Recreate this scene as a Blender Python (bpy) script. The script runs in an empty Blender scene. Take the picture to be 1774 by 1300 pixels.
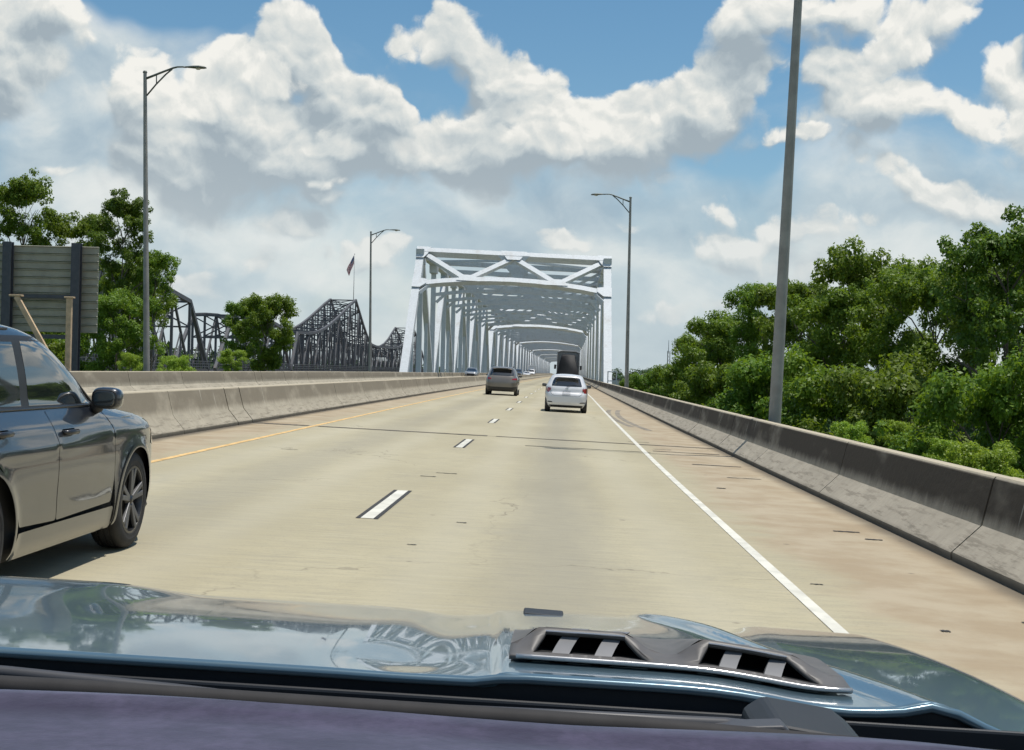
import bpy, math, random
import numpy as np
from mathutils import Vector, Matrix
from mathutils.geometry import delaunay_2d_cdt

rng = np.random.RandomState(7)
random.seed(7)
S = bpy.context.scene
C = S.collection

# ------------------------------------------------------------------ camera
EYE = 1.5557
YAW, PITCH, ROLL = -0.032596, -0.002409, 0.025159
cam_d = bpy.data.cameras.new('camera')
cam_d.sensor_width = 36.0
cam_d.lens = 36.0 * 2250.0 / 1774.0
cam_d.clip_start = 0.05
cam_d.clip_end = 9000.0
cam = bpy.data.objects.new('camera', cam_d)
C.objects.link(cam)
cam.matrix_world = (Matrix.Translation((0, 0, EYE)) @ Matrix.Rotation(-YAW, 4, 'Z')
                    @ Matrix.Rotation(PITCH, 4, 'X') @ Matrix.Rotation(-ROLL, 4, 'Y')
                    @ Matrix.Rotation(math.radians(90), 4, 'X'))
S.camera = cam

# ------------------------------------------------------------------ sun, exposure
SUN_DIR = Vector((0.20, 0.07, 0.977)).normalized()
sd = bpy.data.lights.new('sun', 'SUN')
sd.energy = 4.3
sd.angle = math.radians(0.5)
sd.color = (1.0, 0.955, 0.88)
sun = bpy.data.objects.new('sun', sd)
C.objects.link(sun)
sun.rotation_euler = SUN_DIR.to_track_quat('Z', 'Y').to_euler()
S.view_settings.view_transform = 'Standard'
S.view_settings.look = 'None'
S.view_settings.exposure = 0.0
S.view_settings.gamma = 1.0
S.view_settings.use_curve_mapping = False
S.cycles.max_bounces = 6
S.cycles.diffuse_bounces = 2
S.cycles.glossy_bounces = 3
S.cycles.use_adaptive_sampling = True
S.cycles.adaptive_threshold = 0.02
S.cycles.transparent_max_bounces = 8


# ------------------------------------------------------------------ node helper
class NT:
    def __init__(s, tree):
        s.t = tree
        s.n = tree.nodes
        s.l = tree.links

    def new(s, typ, **kw):
        n = s.n.new(typ)
        for k, v in kw.items():
            setattr(n, k, v)
        return n

    def put(s, sock, v):
        if isinstance(v, bpy.types.NodeSocket):
            s.l.new(v, sock)
        elif v is not None:
            sock.default_value = v

    def math(s, op, a, b=None, c=None, clamp=False):
        n = s.n.new('ShaderNodeMath')
        n.operation = op
        n.use_clamp = clamp
        s.put(n.inputs[0], a)
        if b is not None:
            s.put(n.inputs[1], b)
        if c is not None:
            s.put(n.inputs[2], c)
        return n.outputs[0]

    def vmath(s, op, a, b=None, scale=None):
        n = s.n.new('ShaderNodeVectorMath')
        n.operation = op
        s.put(n.inputs[0], a)
        if b is not None:
            s.put(n.inputs[1], b)
        if scale is not None:
            s.put(n.inputs['Scale'], scale)
        return n.outputs['Value'] if op in ('LENGTH', 'DOT_PRODUCT', 'DISTANCE') else n.outputs[0]

    def comb(s, x, y, z):
        n = s.n.new('ShaderNodeCombineXYZ')
        s.put(n.inputs[0], x); s.put(n.inputs[1], y); s.put(n.inputs[2], z)
        return n.outputs[0]

    def sep(s, v):
        n = s.n.new('ShaderNodeSeparateXYZ')
        s.put(n.inputs[0], v)
        return n.outputs

    def ramp(s, v, lo, hi, a=0.0, b=1.0, smooth=True):
        n = s.n.new('ShaderNodeMapRange')
        n.interpolation_type = 'SMOOTHSTEP' if smooth else 'LINEAR'
        n.clamp = True
        s.put(n.inputs[0], v); s.put(n.inputs[1], lo); s.put(n.inputs[2], hi)
        s.put(n.inputs[3], a); s.put(n.inputs[4], b)
        return n.outputs[0]

    def noise(s, vec, scale, detail=4.0, rough=0.5, dist=0.0, color=False, lac=2.0):
        n = s.n.new('ShaderNodeTexNoise')
        s.put(n.inputs['Vector'], vec)
        n.inputs['Scale'].default_value = scale
        n.inputs['Detail'].default_value = detail
        n.inputs['Roughness'].default_value = rough
        n.inputs['Lacunarity'].default_value = lac
        n.inputs['Distortion'].default_value = dist
        return n.outputs[1] if color else n.outputs[0]

    def mix(s, f, a, b, mode='MIX'):
        n = s.n.new('ShaderNodeMix')
        n.data_type = 'RGBA'
        n.blend_type = mode
        s.put(n.inputs[0], f)
        s.put(n.inputs[6], a if isinstance(a, bpy.types.NodeSocket) else (*a[:3], 1.0))
        s.put(n.inputs[7], b if isinstance(b, bpy.types.NodeSocket) else (*b[:3], 1.0))
        return n.outputs[2]


# ------------------------------------------------------------------ world: clear sky under cumulus clouds
def build_world():
    w = bpy.data.worlds.new('World')
    S.world = w
    w.use_nodes = True
    t = NT(w.node_tree)
    t.n.clear()
    sky = t.new('ShaderNodeTexSky')
    sky.sky_type = 'NISHITA'
    sky.sun_disc = False
    sky.sun_elevation = math.asin(SUN_DIR.z)
    sky.sun_rotation = math.atan2(SUN_DIR.x, SUN_DIR.y)
    sky.air_density = 1.0
    sky.dust_density = 0.6
    sky.ozone_density = 1.6
    bg1 = t.new('ShaderNodeBackground')
    bg1.inputs[1].default_value = 0.11
    # the air near the horizon is slightly paler; the deep part of the sky a bit more saturated
    hs = t.new('ShaderNodeHueSaturation')
    hs.inputs['Hue'].default_value = 0.488
    hs.inputs['Saturation'].default_value = 1.22
    hs.inputs['Value'].default_value = 0.95
    t.l.new(sky.outputs[0], hs.inputs['Color'])
    t.l.new(hs.outputs[0], bg1.inputs[0])
    tc = t.new('ShaderNodeTexCoord')
    d = tc.outputs['Generated']
    x, y, z = t.sep(d)
    az = t.math('ARCTAN2', x, y)                       # radians, + to the right
    el = t.math('ARCSINE', z)
    P = t.comb(az, el, 0.0)

    # cumulus banks: centre azimuth, elevation, radius (degrees), stretch
    def A(px, py):   # picture position of a cloud bank -> its bearing in the sky
        a, b = px - 887.0, py - 650.0
        cr, sr = math.cos(ROLL), math.sin(ROLL)
        u, v = a * cr + b * sr, -a * sr + b * cr
        return math.degrees(math.atan(u / 2250.0)) - math.degrees(YAW) * -1.0, math.degrees(math.atan(-v / 2250.0)) + math.degrees(PITCH)
    K = 2250.0 * math.pi / 180.0
    BL = []
    for (px, py, rx, ry, wt) in CUMULUS:
        rx, ry = rx * 1.16, ry * 1.16
        a, e = A(px, py)
        BL.append((math.radians(a), math.radians(e), math.radians(rx / K), math.radians(ry / K), wt))

    def field(vec, blobs):
        acc = None
        for (a, e, rx, ry, wt) in blobs:
            v = t.vmath('SUBTRACT', vec, (a, e, 0.0))
            v = t.vmath('MULTIPLY', v, (1.0 / rx, 1.0 / ry, 0.0))
            r2 = t.vmath('DOT_PRODUCT', v, v)
            q = t.math('MULTIPLY_ADD', r2, -1.0, 1.0, clamp=True)
            q = t.math('MULTIPLY', q, q)
            acc = t.math('MULTIPLY', q, wt) if acc is None else t.math('MULTIPLY_ADD', q, wt, acc)
        return acc

    def warp(vec):
        c1 = t.noise(vec, 13.0, 3.0, 0.5, color=True)
        c1 = t.vmath('SUBTRACT', c1, (0.5, 0.5, 0.5))
        v = t.vmath('ADD', vec, t.vmath('SCALE', c1, scale=0.034))
        c2 = t.noise(v, 60.0, 3.0, 0.6, color=True)
        c2 = t.vmath('SUBTRACT', c2, (0.5, 0.5, 0.5))
        return t.vmath('ADD', v, t.vmath('SCALE', c2, scale=0.007))

    def puffs(vec, sc, sm=0.25):
        n = t.new('ShaderNodeTexVoronoi')
        n.feature = 'SMOOTH_F1'
        n.voronoi_dimensions = '2D'
        t.put(n.inputs['Vector'], vec)
        n.inputs['Scale'].default_value = sc
        n.inputs['Smoothness'].default_value = sm
        return n.outputs['Distance']

    # wrap-around bearings (no seam behind the viewer): cover there comes from 3D noise
    front = t.ramp(y, 0.15, 0.5)
    far_cover = t.noise(d, 3.2, 5.0, 0.55)

    def relief(vec):
        o = t.math('MULTIPLY_ADD', puffs(vec, 13.0), -0.75, 0.30)
        o = t.math('ADD', o, t.math('MULTIPLY_ADD', puffs(vec, 29.0), -0.62, 0.24))
        o = t.math('ADD', o, t.math('MULTIPLY_ADD', puffs(vec, 68.0), -0.34, 0.13))
        fb = t.noise(vec, 55.0, 6.0, 0.65)
        return t.math('ADD', o, t.math('MULTIPLY_ADD', fb, 0.62, -0.25))

    w0 = warp(P)
    F0 = field(w0, BL)
    F1 = field(t.vmath('ADD', w0, (0.006, 0.020, 0.0)), BL)
    D0 = relief(w0)
    D1 = relief(t.vmath('ADD', w0, (0.0012, 0.0050, 0.0)))
    back = t.math('MULTIPLY_ADD', far_cover, 3.0, -1.25)
    fine = t.math('MULTIPLY', t.math('SUBTRACT', D0, D1), 1.15)
    soft = t.noise(w0, 7.5, 6.0, 0.6)

    def bank(Fa, Fb, has_back):
        """cover and colour of one layer of cumulus from its field and the field a little further towards the sun"""
        g = t.math('ADD', Fa, t.math('MULTIPLY', D0, t.ramp(Fa, 0.0, 0.25, 0.3, 1.15)))
        if has_back:
            mx = t.new('ShaderNodeMix'); mx.data_type = 'FLOAT'
            t.put(mx.inputs[0], front); t.put(mx.inputs[2], back); t.put(mx.inputs[3], g)
            g = mx.outputs[0]
        grad = t.math('SUBTRACT', Fa, Fb)
        under = t.ramp(grad, -0.22, 0.04, 1.0, 0.0)
        cov = t.ramp(g, t.math('MULTIPLY_ADD', under, -0.10, 0.25), t.math('MULTIPLY_ADD', under, 0.45, 0.60))
        depth = t.ramp(g, 0.45, 1.7)
        lum = t.math('ADD', t.math('MULTIPLY_ADD', t.math('MINIMUM', grad, 0.30), 1.25, 0.47), fine)
        lum = t.math('ADD', lum, t.math('MULTIPLY', depth, -0.16))
        lum = t.math('ADD', lum, t.math('MULTIPLY_ADD', soft, 1.7, -0.85))
        cr = t.new('ShaderNodeValToRGB')
        e = cr.color_ramp
        e.elements[0].position = 0.0; e.elements[0].color = (0.36, 0.43, 0.48, 1)
        e.elements[1].position = 1.0; e.elements[1].color = (0.90, 0.89, 0.84, 1)
        q = e.elements.new(0.30); q.color = (0.49, 0.555, 0.585, 1)
        q = e.elements.new(0.55); q.color = (0.63, 0.675, 0.675, 1)
        q = e.elements.new(0.80); q.color = (0.76, 0.775, 0.745, 1)
        t.l.new(lum, cr.inputs[0])
        col = t.mix(t.ramp(el, 0.02, 0.20, 0.50, 0.0), cr.outputs[0], (0.60, 0.66, 0.68))
        cov = t.math('MULTIPLY', cov, t.ramp(el, 0.03, 0.17, 0.72, 1.0))
        return cov, col
    cover, ccol = bank(F0, F1, True)
    B2 = []
    for (px, py, rx, ry, wt) in FRONT_PUFFS:
        a, e = A(px, py)
        B2.append((math.radians(a), math.radians(e), math.radians(rx * 1.2 / K), math.radians(ry * 1.2 / K), wt))
    cover2, ccol2 = bank(field(w0, B2), field(t.vmath('ADD', w0, (0.005, 0.014, 0.0)), B2), False)

    # thin veil of stratus: smooth grey-white sheet low down and between the banks
    veil_b = []
    for (px, py, rx, ry, wt) in VEIL:
        a, e_ = A(px, py)
        veil_b.append((math.radians(a), math.radians(e_), math.radians(rx / K), math.radians(ry / K), wt))
    wv = t.vmath('ADD', P, t.vmath('SCALE', t.vmath('SUBTRACT', t.noise(P, 6.0, 3.0, 0.5, color=True), (0.5, 0.5, 0.5)), scale=0.12))
    vf = field(wv, veil_b)
    vn = t.noise(t.vmath('MULTIPLY', wv, (1.0, 1.8, 1.0)), 7.0, 6.0, 0.6)
    vv = t.math('ADD', vf, t.math('MULTIPLY_ADD', vn, 1.3, -0.65))
    vb = t.math('ADD', t.ramp(el, 0.0, 0.30, 0.50, 0.0), t.ramp(el, 0.0, 0.085, 0.55, 0.0))
    vv = t.math('ADD', vv, vb)
    veil = t.ramp(vv, 0.05, 1.05, 0.0, 0.93)
    def mound(vec):
        m_ = t.math('MULTIPLY', puffs(vec, 10.0, 0.4), -1.15)
        return t.math('MULTIPLY_ADD', t.noise(vec, 24.0, 6.0, 0.6), 0.42, m_)
    wsq = t.vmath('MULTIPLY', w0, (1.0, 1.5, 1.0))
    wsq = t.vmath('ADD', wsq, t.vmath('SCALE', t.vmath('SUBTRACT', t.noise(P, 5.0, 2.0, 0.5, color=True), (0.5, 0.5, 0.5)), scale=0.12))
    Mo = mound(wsq)
    Mu = mound(t.vmath('ADD', wsq, (0.004, 0.020, 0.0)))
    vt = t.math('MULTIPLY_ADD', t.math('SUBTRACT', Mo, Mu), 1.25, 0.46)
    vt = t.math('ADD', vt, t.math('MULTIPLY_ADD', t.noise(wv, 5.0, 4.0, 0.55), 1.5, -0.75))
    vt = t.math('ADD', vt, t.math('MULTIPLY', fine, 0.20))
    vcr = t.new('ShaderNodeValToRGB')
    e = vcr.color_ramp
    e.elements[0].position = 0.05; e.elements[0].color = (0.37, 0.475, 0.555, 1)
    e.elements[1].position = 1.0; e.elements[1].color = (0.86, 0.865, 0.83, 1)
    q = e.elements.new(0.42); q.color = (0.53, 0.62, 0.665, 1)
    q = e.elements.new(0.68); q.color = (0.71, 0.755, 0.75, 1)
    t.l.new(vt, vcr.inputs[0])
    # cloud seen through more and more air near the horizon
    vcol = t.mix(t.ramp(el, 0.0, 0.16, 0.55, 0.0), vcr.outputs[0], (0.60, 0.69, 0.725))

    bg2 = t.new('ShaderNodeBackground'); t.l.new(vcol, bg2.inputs[0]); bg2.inputs[1].default_value = 1.0
    ccol = t.mix(cover2, ccol, ccol2)
    cover = t.math('MAXIMUM', cover, cover2)
    bg3 = t.new('ShaderNodeBackground'); t.l.new(ccol, bg3.inputs[0]); bg3.inputs[1].default_value = 1.0
    m1 = t.new('ShaderNodeMixShader'); t.l.new(veil, m1.inputs[0]); t.l.new(bg1.outputs[0], m1.inputs[1]); t.l.new(bg2.outputs[0], m1.inputs[2])
    m2 = t.new('ShaderNodeMixShader'); t.l.new(cover, m2.inputs[0]); t.l.new(m1.outputs[0], m2.inputs[1]); t.l.new(bg3.outputs[0], m2.inputs[2])
    out = t.new('ShaderNodeOutputWorld')
    t.l.new(m2.outputs[0], out.inputs[0])
    w.cycles.sampling_method = 'MANUAL'
    w.cycles.sample_map_resolution = 512


# picture bearings of the cloud banks in the photograph: x, y, half width, half height, weight
CUMULUS = [
    # upper left grey bank
    (0, 60, 170, 150, 1.3), (-60, 160, 150, 150, 1.2), (90, 20, 80, 60, 0.8),
    # big left centre mass with a tower
    (500, 75, 75, 80, 1.1), (560, 110, 60, 70, 0.7), (400, 175, 110, 100, 0.9), (520, 215, 190, 130, 1.1), (330, 240, 150, 130, 0.9),
    (640, 180, 90, 80, 0.8), (240, 300, 130, 130, 0.7), (690, 230, 90, 90, 0.8), (420, 330, 220, 110, 0.7), (240, 160, 70, 80, 0.7), (600, 290, 160, 80, 0.7),
    # upright centre cloud
    (725, 80, 65, 55, 0.75), (800, 25, 60, 55, 0.85), (850, 110, 70, 60, 0.8), (900, 165, 90, 80, 0.9), (870, 240, 140, 110, 1.1),
    (900, 215, 190, 120, 0.45), (800, 110, 80, 90, 0.5), (960, 235, 100, 90, 0.9), (780, 290, 150, 80, 0.8), (800, 80, 60, 50, 0.5),
    # right hand rising bank
    (1080, 220, 110, 80, 1.0), (1170, 185, 110, 90, 1.0), (1285, 110, 80, 100, 1.0), (1320, 20, 90, 70, 1.1), (1100, 285, 150, 80, 0.8),
    (1240, 200, 110, 90, 0.8), (1450, 20, 120, 60, 0.9), (1410, 110, 70, 60, 0.7), (1500, 160, 110, 70, 0.9), (1580, 90, 90, 65, 0.9),
    (1655, 45, 50, 55, 0.8), (1450, 225, 140, 50, 0.8), (1590, 200, 90, 55, 0.6), (1400, 170, 80, 60, 0.5),
    # far right
    (1735, 150, 60, 70, 0.9), (1774, 250, 110, 90, 0.9), (1820, 80, 60, 60, 0.8),
    # low small ones
    (1550, 315, 70, 38, 0.62), (1600, 350, 50, 30, 0.5), (1265, 360, 80, 34, 0.60), (1330, 420, 120, 60, 0.58), (1250, 435, 80, 40, 0.55),
    (1700, 375, 130, 55, 0.62), (1450, 395, 120, 40, 0.45), (985, 415, 75, 32, 0.64), (1470, 285, 45, 35, 0.5), (1370, 480, 160, 40, 0.4),
    (610, 455, 90, 38, 0.66), (575, 350, 50, 22, 0.55), (100, 305, 45, 18, 0.6), (420, 455, 120, 36, 0.5), (670, 425, 50, 24, 0.5),
    (1100, 385, 60, 28, 0.45), (1190, 540, 110, 28, 0.42), (330, 500, 120, 34, 0.5), (160, 420, 110, 40, 0.42), (520, 400, 90, 30, 0.4),
]
FRONT_PUFFS = [
    (690, 215, 85, 50, 0.95), (560, 255, 100, 42, 0.8), (825, 215, 75, 55, 0.95), (800, 275, 90, 42, 0.85), (945, 262, 95, 48, 0.95), (1090, 240, 110, 60, 0.9),
    (1210, 190, 90, 50, 0.75), (470, 160, 90, 50, 0.75), (330, 210, 60, 45, 0.6), (1560, 110, 80, 45, 0.85), (1390, 238, 100, 32, 0.8), (1710, 240, 70, 45, 0.75),
    (880, 150, 60, 50, 0.75), (600, 320, 120, 28, 0.5), (760, 325, 80, 20, 0.45),
]
VEIL = [
    (180, 200, 330, 260, 1.1), (300, 420, 420, 220, 0.8), (900, 400, 500, 170, 0.7), (1550, 400, 500, 250, 0.7), (1350, 560, 600, 160, 0.5),
    (750, 60, 200, 110, -0.9), (1060, 70, 220, 150, -1.1), (640, 30, 160, 60, -0.6), (300, 50, 200, 60, -0.8), (1280, 270, 110, 70, -0.8), (1700, 80, 90, 110, -0.6),
    (1290, 300, 120, 60, -0.4),
]
build_world()


# ------------------------------------------------------------------ materials
def mat(name):
    m = bpy.data.materials.new(name)
    m.use_nodes = True
    t = NT(m.node_tree)
    b = m.node_tree.nodes['Principled BSDF']
    return m, t, b


def simple(name, col, rough=0.6, metal=0.0, var=0.12, scale=6.0, coat=0.0, bump=0.0, spec=0.5, coord='Object'):
    m, t, b = mat(name)
    tc = t.new('ShaderNodeTexCoord')
    v = tc.outputs[coord]
    n = t.noise(v, scale, 5.0, 0.6)
    c = t.mix(t.ramp(n, 0.3, 0.7), tuple(x * (1 - var) for x in col), tuple(min(1, x * (1 + var)) for x in col))
    t.l.new(c, b.inputs['Base Color'])
    b.inputs['Roughness'].default_value = rough
    b.inputs['Metallic'].default_value = metal
    b.inputs['Specular IOR Level'].default_value = spec
    if coat:
        b.inputs['Coat Weight'].default_value = coat
        b.inputs['Coat Roughness'].default_value = 0.03
    if bump:
        bn = t.new('ShaderNodeBump')
        bn.inputs['Strength'].default_value = bump
        bn.inputs['Distance'].default_value = 0.01
        t.l.new(t.noise(v, scale * 8, 4.0, 0.6), bn.inputs['Height'])
        t.l.new(bn.outputs[0], b.inputs['Normal'])
    return m


M = {}


def make_deck_mat():
    m, t, b = mat('deck_concrete')
    geo = t.new('ShaderNodeNewGeometry')
    pos = geo.outputs['Position']
    x, y, z = t.sep(pos)
    # road-following sideways coordinate
    y2 = t.math('MULTIPLY', t.math('MULTIPLY', y, y), 0.428e-4)
    yl = t.math('MULTIPLY_ADD', t.math('SUBTRACT', y, 135.0), 0.01156, 0.78)
    cv = t.math('MINIMUM', y2, t.math('MAXIMUM', yl, 0.0))
    cv2 = t.new('ShaderNodeMix'); cv2.data_type = 'FLOAT'
    t.put(cv2.inputs[0], t.math('GREATER_THAN', y, 135.0)); t.put(cv2.inputs[2], y2); t.put(cv2.inputs[3], yl)
    s = t.math('SUBTRACT', x, cv2.outputs[0])
    big = t.noise(t.vmath('MULTIPLY', pos, (1.0, 0.35, 1.0)), 0.35, 5.0, 0.6)
    fine = t.noise(t.vmath('MULTIPLY', pos, (1.0, 4.0, 1.0)), 3.0, 6.0, 0.65)
    c = t.mix(t.ramp(big, 0.3, 0.7), (0.365, 0.322, 0.212), (0.445, 0.397, 0.270))
    c = t.mix(t.math('MULTIPLY', t.ramp(fine, 0.35, 0.75), 0.45), c, (0.29, 0.265, 0.20))
    # streaks across the road from the tining, and worn light patches
    st = t.noise(t.vmath('MULTIPLY', pos, (0.35, 7.0, 1.0)), 2.2, 5.0, 0.7)
    c = t.mix(t.math('MULTIPLY', t.ramp(st, 0.48, 0.72), 0.35), c, (0.26, 0.245, 0.195))
    c = t.mix(t.math('MULTIPLY', t.ramp(st, 0.28, 0.45, 1.0, 0.0), 0.30), c, (0.50, 0.47, 0.37))
    gr = t.noise(pos, 38.0, 3.0, 0.7)
    c = t.mix(t.math('MULTIPLY', t.ramp(gr, 0.52, 0.72), 0.35), c, (0.22, 0.20, 0.155))
    bl = t.noise(t.vmath('MULTIPLY', pos, (1.0, 0.6, 1.0)), 0.9, 5.0, 0.7)
    c = t.mix(t.math('MULTIPLY', t.ramp(bl, 0.56, 0.75), 0.35), c, (0.26, 0.245, 0.20))
    # oil track down the middle of each lane, rubbed tracks either side
    for cx, wd, k in ((0.05, 0.85, 0.46), (-3.75, 0.9, 0.30)):
        d = t.math('ABSOLUTE', t.math('SUBTRACT', s, cx))
        wob = t.noise(t.vmath('MULTIPLY', pos, (1.0, 0.12, 1.0)), 1.5, 3.0, 0.6)
        d = t.math('ADD', d, t.math('MULTIPLY_ADD', wob, 0.8, -0.4))
        c = t.mix(t.math('MULTIPLY', t.ramp(d, 0.0, wd, 1.0, 0.0), k), c, (0.215, 0.205, 0.175))
    for cx in (-0.95, 1.05, -4.8, -2.9):
        d = t.math('ABSOLUTE', t.math('SUBTRACT', s, cx))
        c = t.mix(t.math('MULTIPLY', t.ramp(d, 0.0, 0.5, 1.0, 0.0), 0.22), c, (0.46, 0.43, 0.34))
    # rust-brown dust on the shoulders, where no tyres run
    dn = t.noise(pos, 0.7, 6.0, 0.65)
    e1 = t.math('ADD', s, t.math('MULTIPLY_ADD', dn, 1.6, -0.8))
    sh = t.ramp(e1, 1.8, 2.5)
    sh2 = t.ramp(e1, -6.3, -5.4, 1.0, 0.0)
    sh = t.math('MAXIMUM', sh, sh2)
    brown = t.mix(t.ramp(t.noise(pos, 1.3, 5.0, 0.6), 0.35, 0.65), (0.315, 0.238, 0.155), (0.40, 0.33, 0.235))
    c = t.mix(t.math('MULTIPLY', sh, 0.78), c, brown)
    # dark band in the gutter against the barriers
    gut = t.ramp(t.math('ADD', s, t.math('MULTIPLY', dn, 0.2)), 3.55, 3.85)
    gut2 = t.ramp(t.math('ADD', s, t.math('MULTIPLY', dn, -0.2)), -7.1, -6.85, 1.0, 0.0)
    gut = t.math('MAXIMUM', gut, gut2)
    c = t.mix(t.math('MULTIPLY', gut, 0.8), c, (0.10, 0.085, 0.065))
    # small dark spots
    sp = t.new('ShaderNodeTexVoronoi'); sp.inputs['Scale'].default_value = 1.1
    t.l.new(pos, sp.inputs['Vector'])
    spm = t.ramp(sp.outputs['Distance'], 0.025, 0.05, 1.0, 0.0)
    c = t.mix(t.math('MULTIPLY', spm, 0.55), c, (0.08, 0.07, 0.06))
    # fine cracks
    wv = t.vmath('ADD', pos, t.vmath('SCALE', t.noise(pos, 1.2, 4.0, 0.6, color=True), scale=1.1))
    ck = t.new('ShaderNodeTexVoronoi'); ck.feature = 'DISTANCE_TO_EDGE'; ck.inputs['Scale'].default_value = 0.16
    t.l.new(wv, ck.inputs['Vector'])
    ckm = t.math('MULTIPLY', t.ramp(ck.outputs['Distance'], 0.0, 0.004, 1.0, 0.0), t.ramp(big, 0.45, 0.6))
    c = t.mix(t.math('MULTIPLY', ckm, 0.6), c, (0.12, 0.105, 0.08))
    t.l.new(c, b.inputs['Base Color'])
    b.inputs['Roughness'].default_value = 0.85
    b.inputs['Specular IOR Level'].default_value = 0.25
    # tined texture across the road
    bn = t.new('ShaderNodeBump'); bn.inputs['Strength'].default_value = 0.35; bn.inputs['Distance'].default_value = 0.01
    h = t.noise(t.vmath('MULTIPLY', pos, (0.6, 14.0, 1.0)), 3.0, 4.0, 0.7)
    t.l.new(h, bn.inputs['Height']); t.l.new(bn.outputs[0], b.inputs['Normal'])
    return m


def make_barrier_mat(name, base, dark, amt):
    m, t, b = mat(name)
    uv = t.new('ShaderNodeUVMap')
    u, v, _ = t.sep(uv.outputs[0])
    P2 = t.comb(u, v, 0.0)
    n1 = t.noise(P2, 1.1, 6.0, 0.65)
    n2 = t.noise(P2, 9.0, 5.0, 0.6)
    c = t.mix(t.ramp(n1, 0.3, 0.7), tuple(k * 0.82 for k in base), base)
    c = t.mix(t.math('MULTIPLY', t.ramp(n2, 0.4, 0.7), 0.3), c, tuple(k * 0.6 for k in base))
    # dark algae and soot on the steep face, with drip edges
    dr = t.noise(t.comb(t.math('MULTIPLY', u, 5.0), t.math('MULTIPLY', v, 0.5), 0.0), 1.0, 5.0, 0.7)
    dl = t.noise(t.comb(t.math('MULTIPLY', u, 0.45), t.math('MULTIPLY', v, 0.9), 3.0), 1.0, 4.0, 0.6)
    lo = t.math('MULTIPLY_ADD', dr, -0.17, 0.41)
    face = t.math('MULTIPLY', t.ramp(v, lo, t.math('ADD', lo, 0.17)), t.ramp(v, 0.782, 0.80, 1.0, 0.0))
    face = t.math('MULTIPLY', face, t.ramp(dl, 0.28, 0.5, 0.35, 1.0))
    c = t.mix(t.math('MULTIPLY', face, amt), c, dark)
    # pale lime runs
    ls = t.noise(t.comb(t.math('MULTIPLY', u, 3.2), t.math('MULTIPLY', v, 0.25), 7.0), 1.0, 3.0, 0.7)
    lm = t.math('MULTIPLY', t.ramp(ls, 0.66, 0.72), t.ramp(v, 0.15, 0.35))
    c = t.mix(t.math('MULTIPLY', lm, 0.55), c, (0.55, 0.53, 0.46))
    # scrapes on the toe and a dark band at the foot
    sc = t.noise(t.comb(t.math('MULTIPLY', u, 1.2), t.math('MULTIPLY', v, 16.0), 1.0), 1.0, 4.0, 0.7)
    toe = t.math('MULTIPLY', t.ramp(v, 0.12, 0.45, 1.0, 0.0), t.ramp(sc, 0.5, 0.62))
    c = t.mix(t.math('MULTIPLY', toe, 0.6), c, (0.15, 0.13, 0.10))
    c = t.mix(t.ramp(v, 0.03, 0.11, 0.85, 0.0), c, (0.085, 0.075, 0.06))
    c = t.mix(t.math('MULTIPLY', t.ramp(v, 0.785, 0.805), t.ramp(n2, 0.25, 0.75, 1.0, 0.6)), c, (0.46, 0.40, 0.295))  # top face coloured a lighter tan, its sunlit look put into the colour
    t.l.new(c, b.inputs['Base Color'])
    b.inputs['Roughness'].default_value = 0.9
    b.inputs['Specular IOR Level'].default_value = 0.2
    bn = t.new('ShaderNodeBump'); bn.inputs['Strength'].default_value = 0.5; bn.inputs['Distance'].default_value = 0.012
    t.l.new(n2, bn.inputs['Height']); t.l.new(bn.outputs[0], b.inputs['Normal'])
    return m


def make_leaf_mat(name, lo, hi, trans=0.28):
    m, t, b = mat(name)
    geo = t.new('ShaderNodeNewGeometry')
    tc = t.new('ShaderNodeTexCoord')
    oi = t.new('ShaderNodeObjectInfo')
    r = geo.outputs['Random Per Island']
    n = t.noise(tc.outputs['Object'], 0.55, 3.0, 0.6)
    k = t.math('ADD', t.math('MULTIPLY', r, 0.45), t.math('MULTIPLY_ADD', n, 1.1, -0.28))
    c = t.mix(t.math('ADD', k, 0.0, clamp=True), lo, hi)
    hs = t.new('ShaderNodeHueSaturation')
    t.put(hs.inputs['Hue'], t.math('MULTIPLY_ADD', oi.outputs['Random'], 0.03, 0.485))
    t.put(hs.inputs['Value'], t.math('MULTIPLY_ADD', oi.outputs['Random'], 0.3, 0.86))
    t.l.new(c, hs.inputs['Color'])
    c = hs.outputs[0]
    t.l.new(c, b.inputs['Base Color'])
    b.inputs['Roughness'].default_value = 0.5
    b.inputs['Specular IOR Level'].default_value = 0.35
    tr = t.new('ShaderNodeBsdfTranslucent')
    tcol = t.mix(0.5, c, (hi[0] * 1.6, hi[1] * 1.5, hi[2] * 0.6))
    t.l.new(tcol, tr.inputs[0])
    ms = t.new('ShaderNodeMixShader'); ms.inputs[0].default_value = trans
    t.l.new(b.outputs[0], ms.inputs[1]); t.l.new(tr.outputs[0], ms.inputs[2])
    out = m.node_tree.nodes['Material Output']
    t.l.new(ms.outputs[0], out.inputs[0])
    return m


def make_paint(name, col, rough=0.35, metal=0.0, coat=1.0, dirt=0.08, flake=False):
    m, t, b = mat(name)
    tc = t.new('ShaderNodeTexCoord')
    v = tc.outputs['Object']
    n = t.noise(v, 1.5, 5.0, 0.6)
    c = t.mix(t.math('MULTIPLY', t.ramp(n, 0.4, 0.75), dirt), col, (0.22, 0.19, 0.15))
    t.l.new(c, b.inputs['Base Color'])
    b.inputs['Metallic'].default_value = metal
    b.inputs['Roughness'].default_value = rough
    b.inputs['Coat Weight'].default_value = coat
    n2 = t.noise(v, 40.0, 4.0, 0.6)
    t.l.new(t.ramp(n2, 0.3, 0.8, 0.02, 0.07), b.inputs['Coat Roughness'])
    b.inputs['Coat IOR'].default_value = 1.6
    return m


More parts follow.
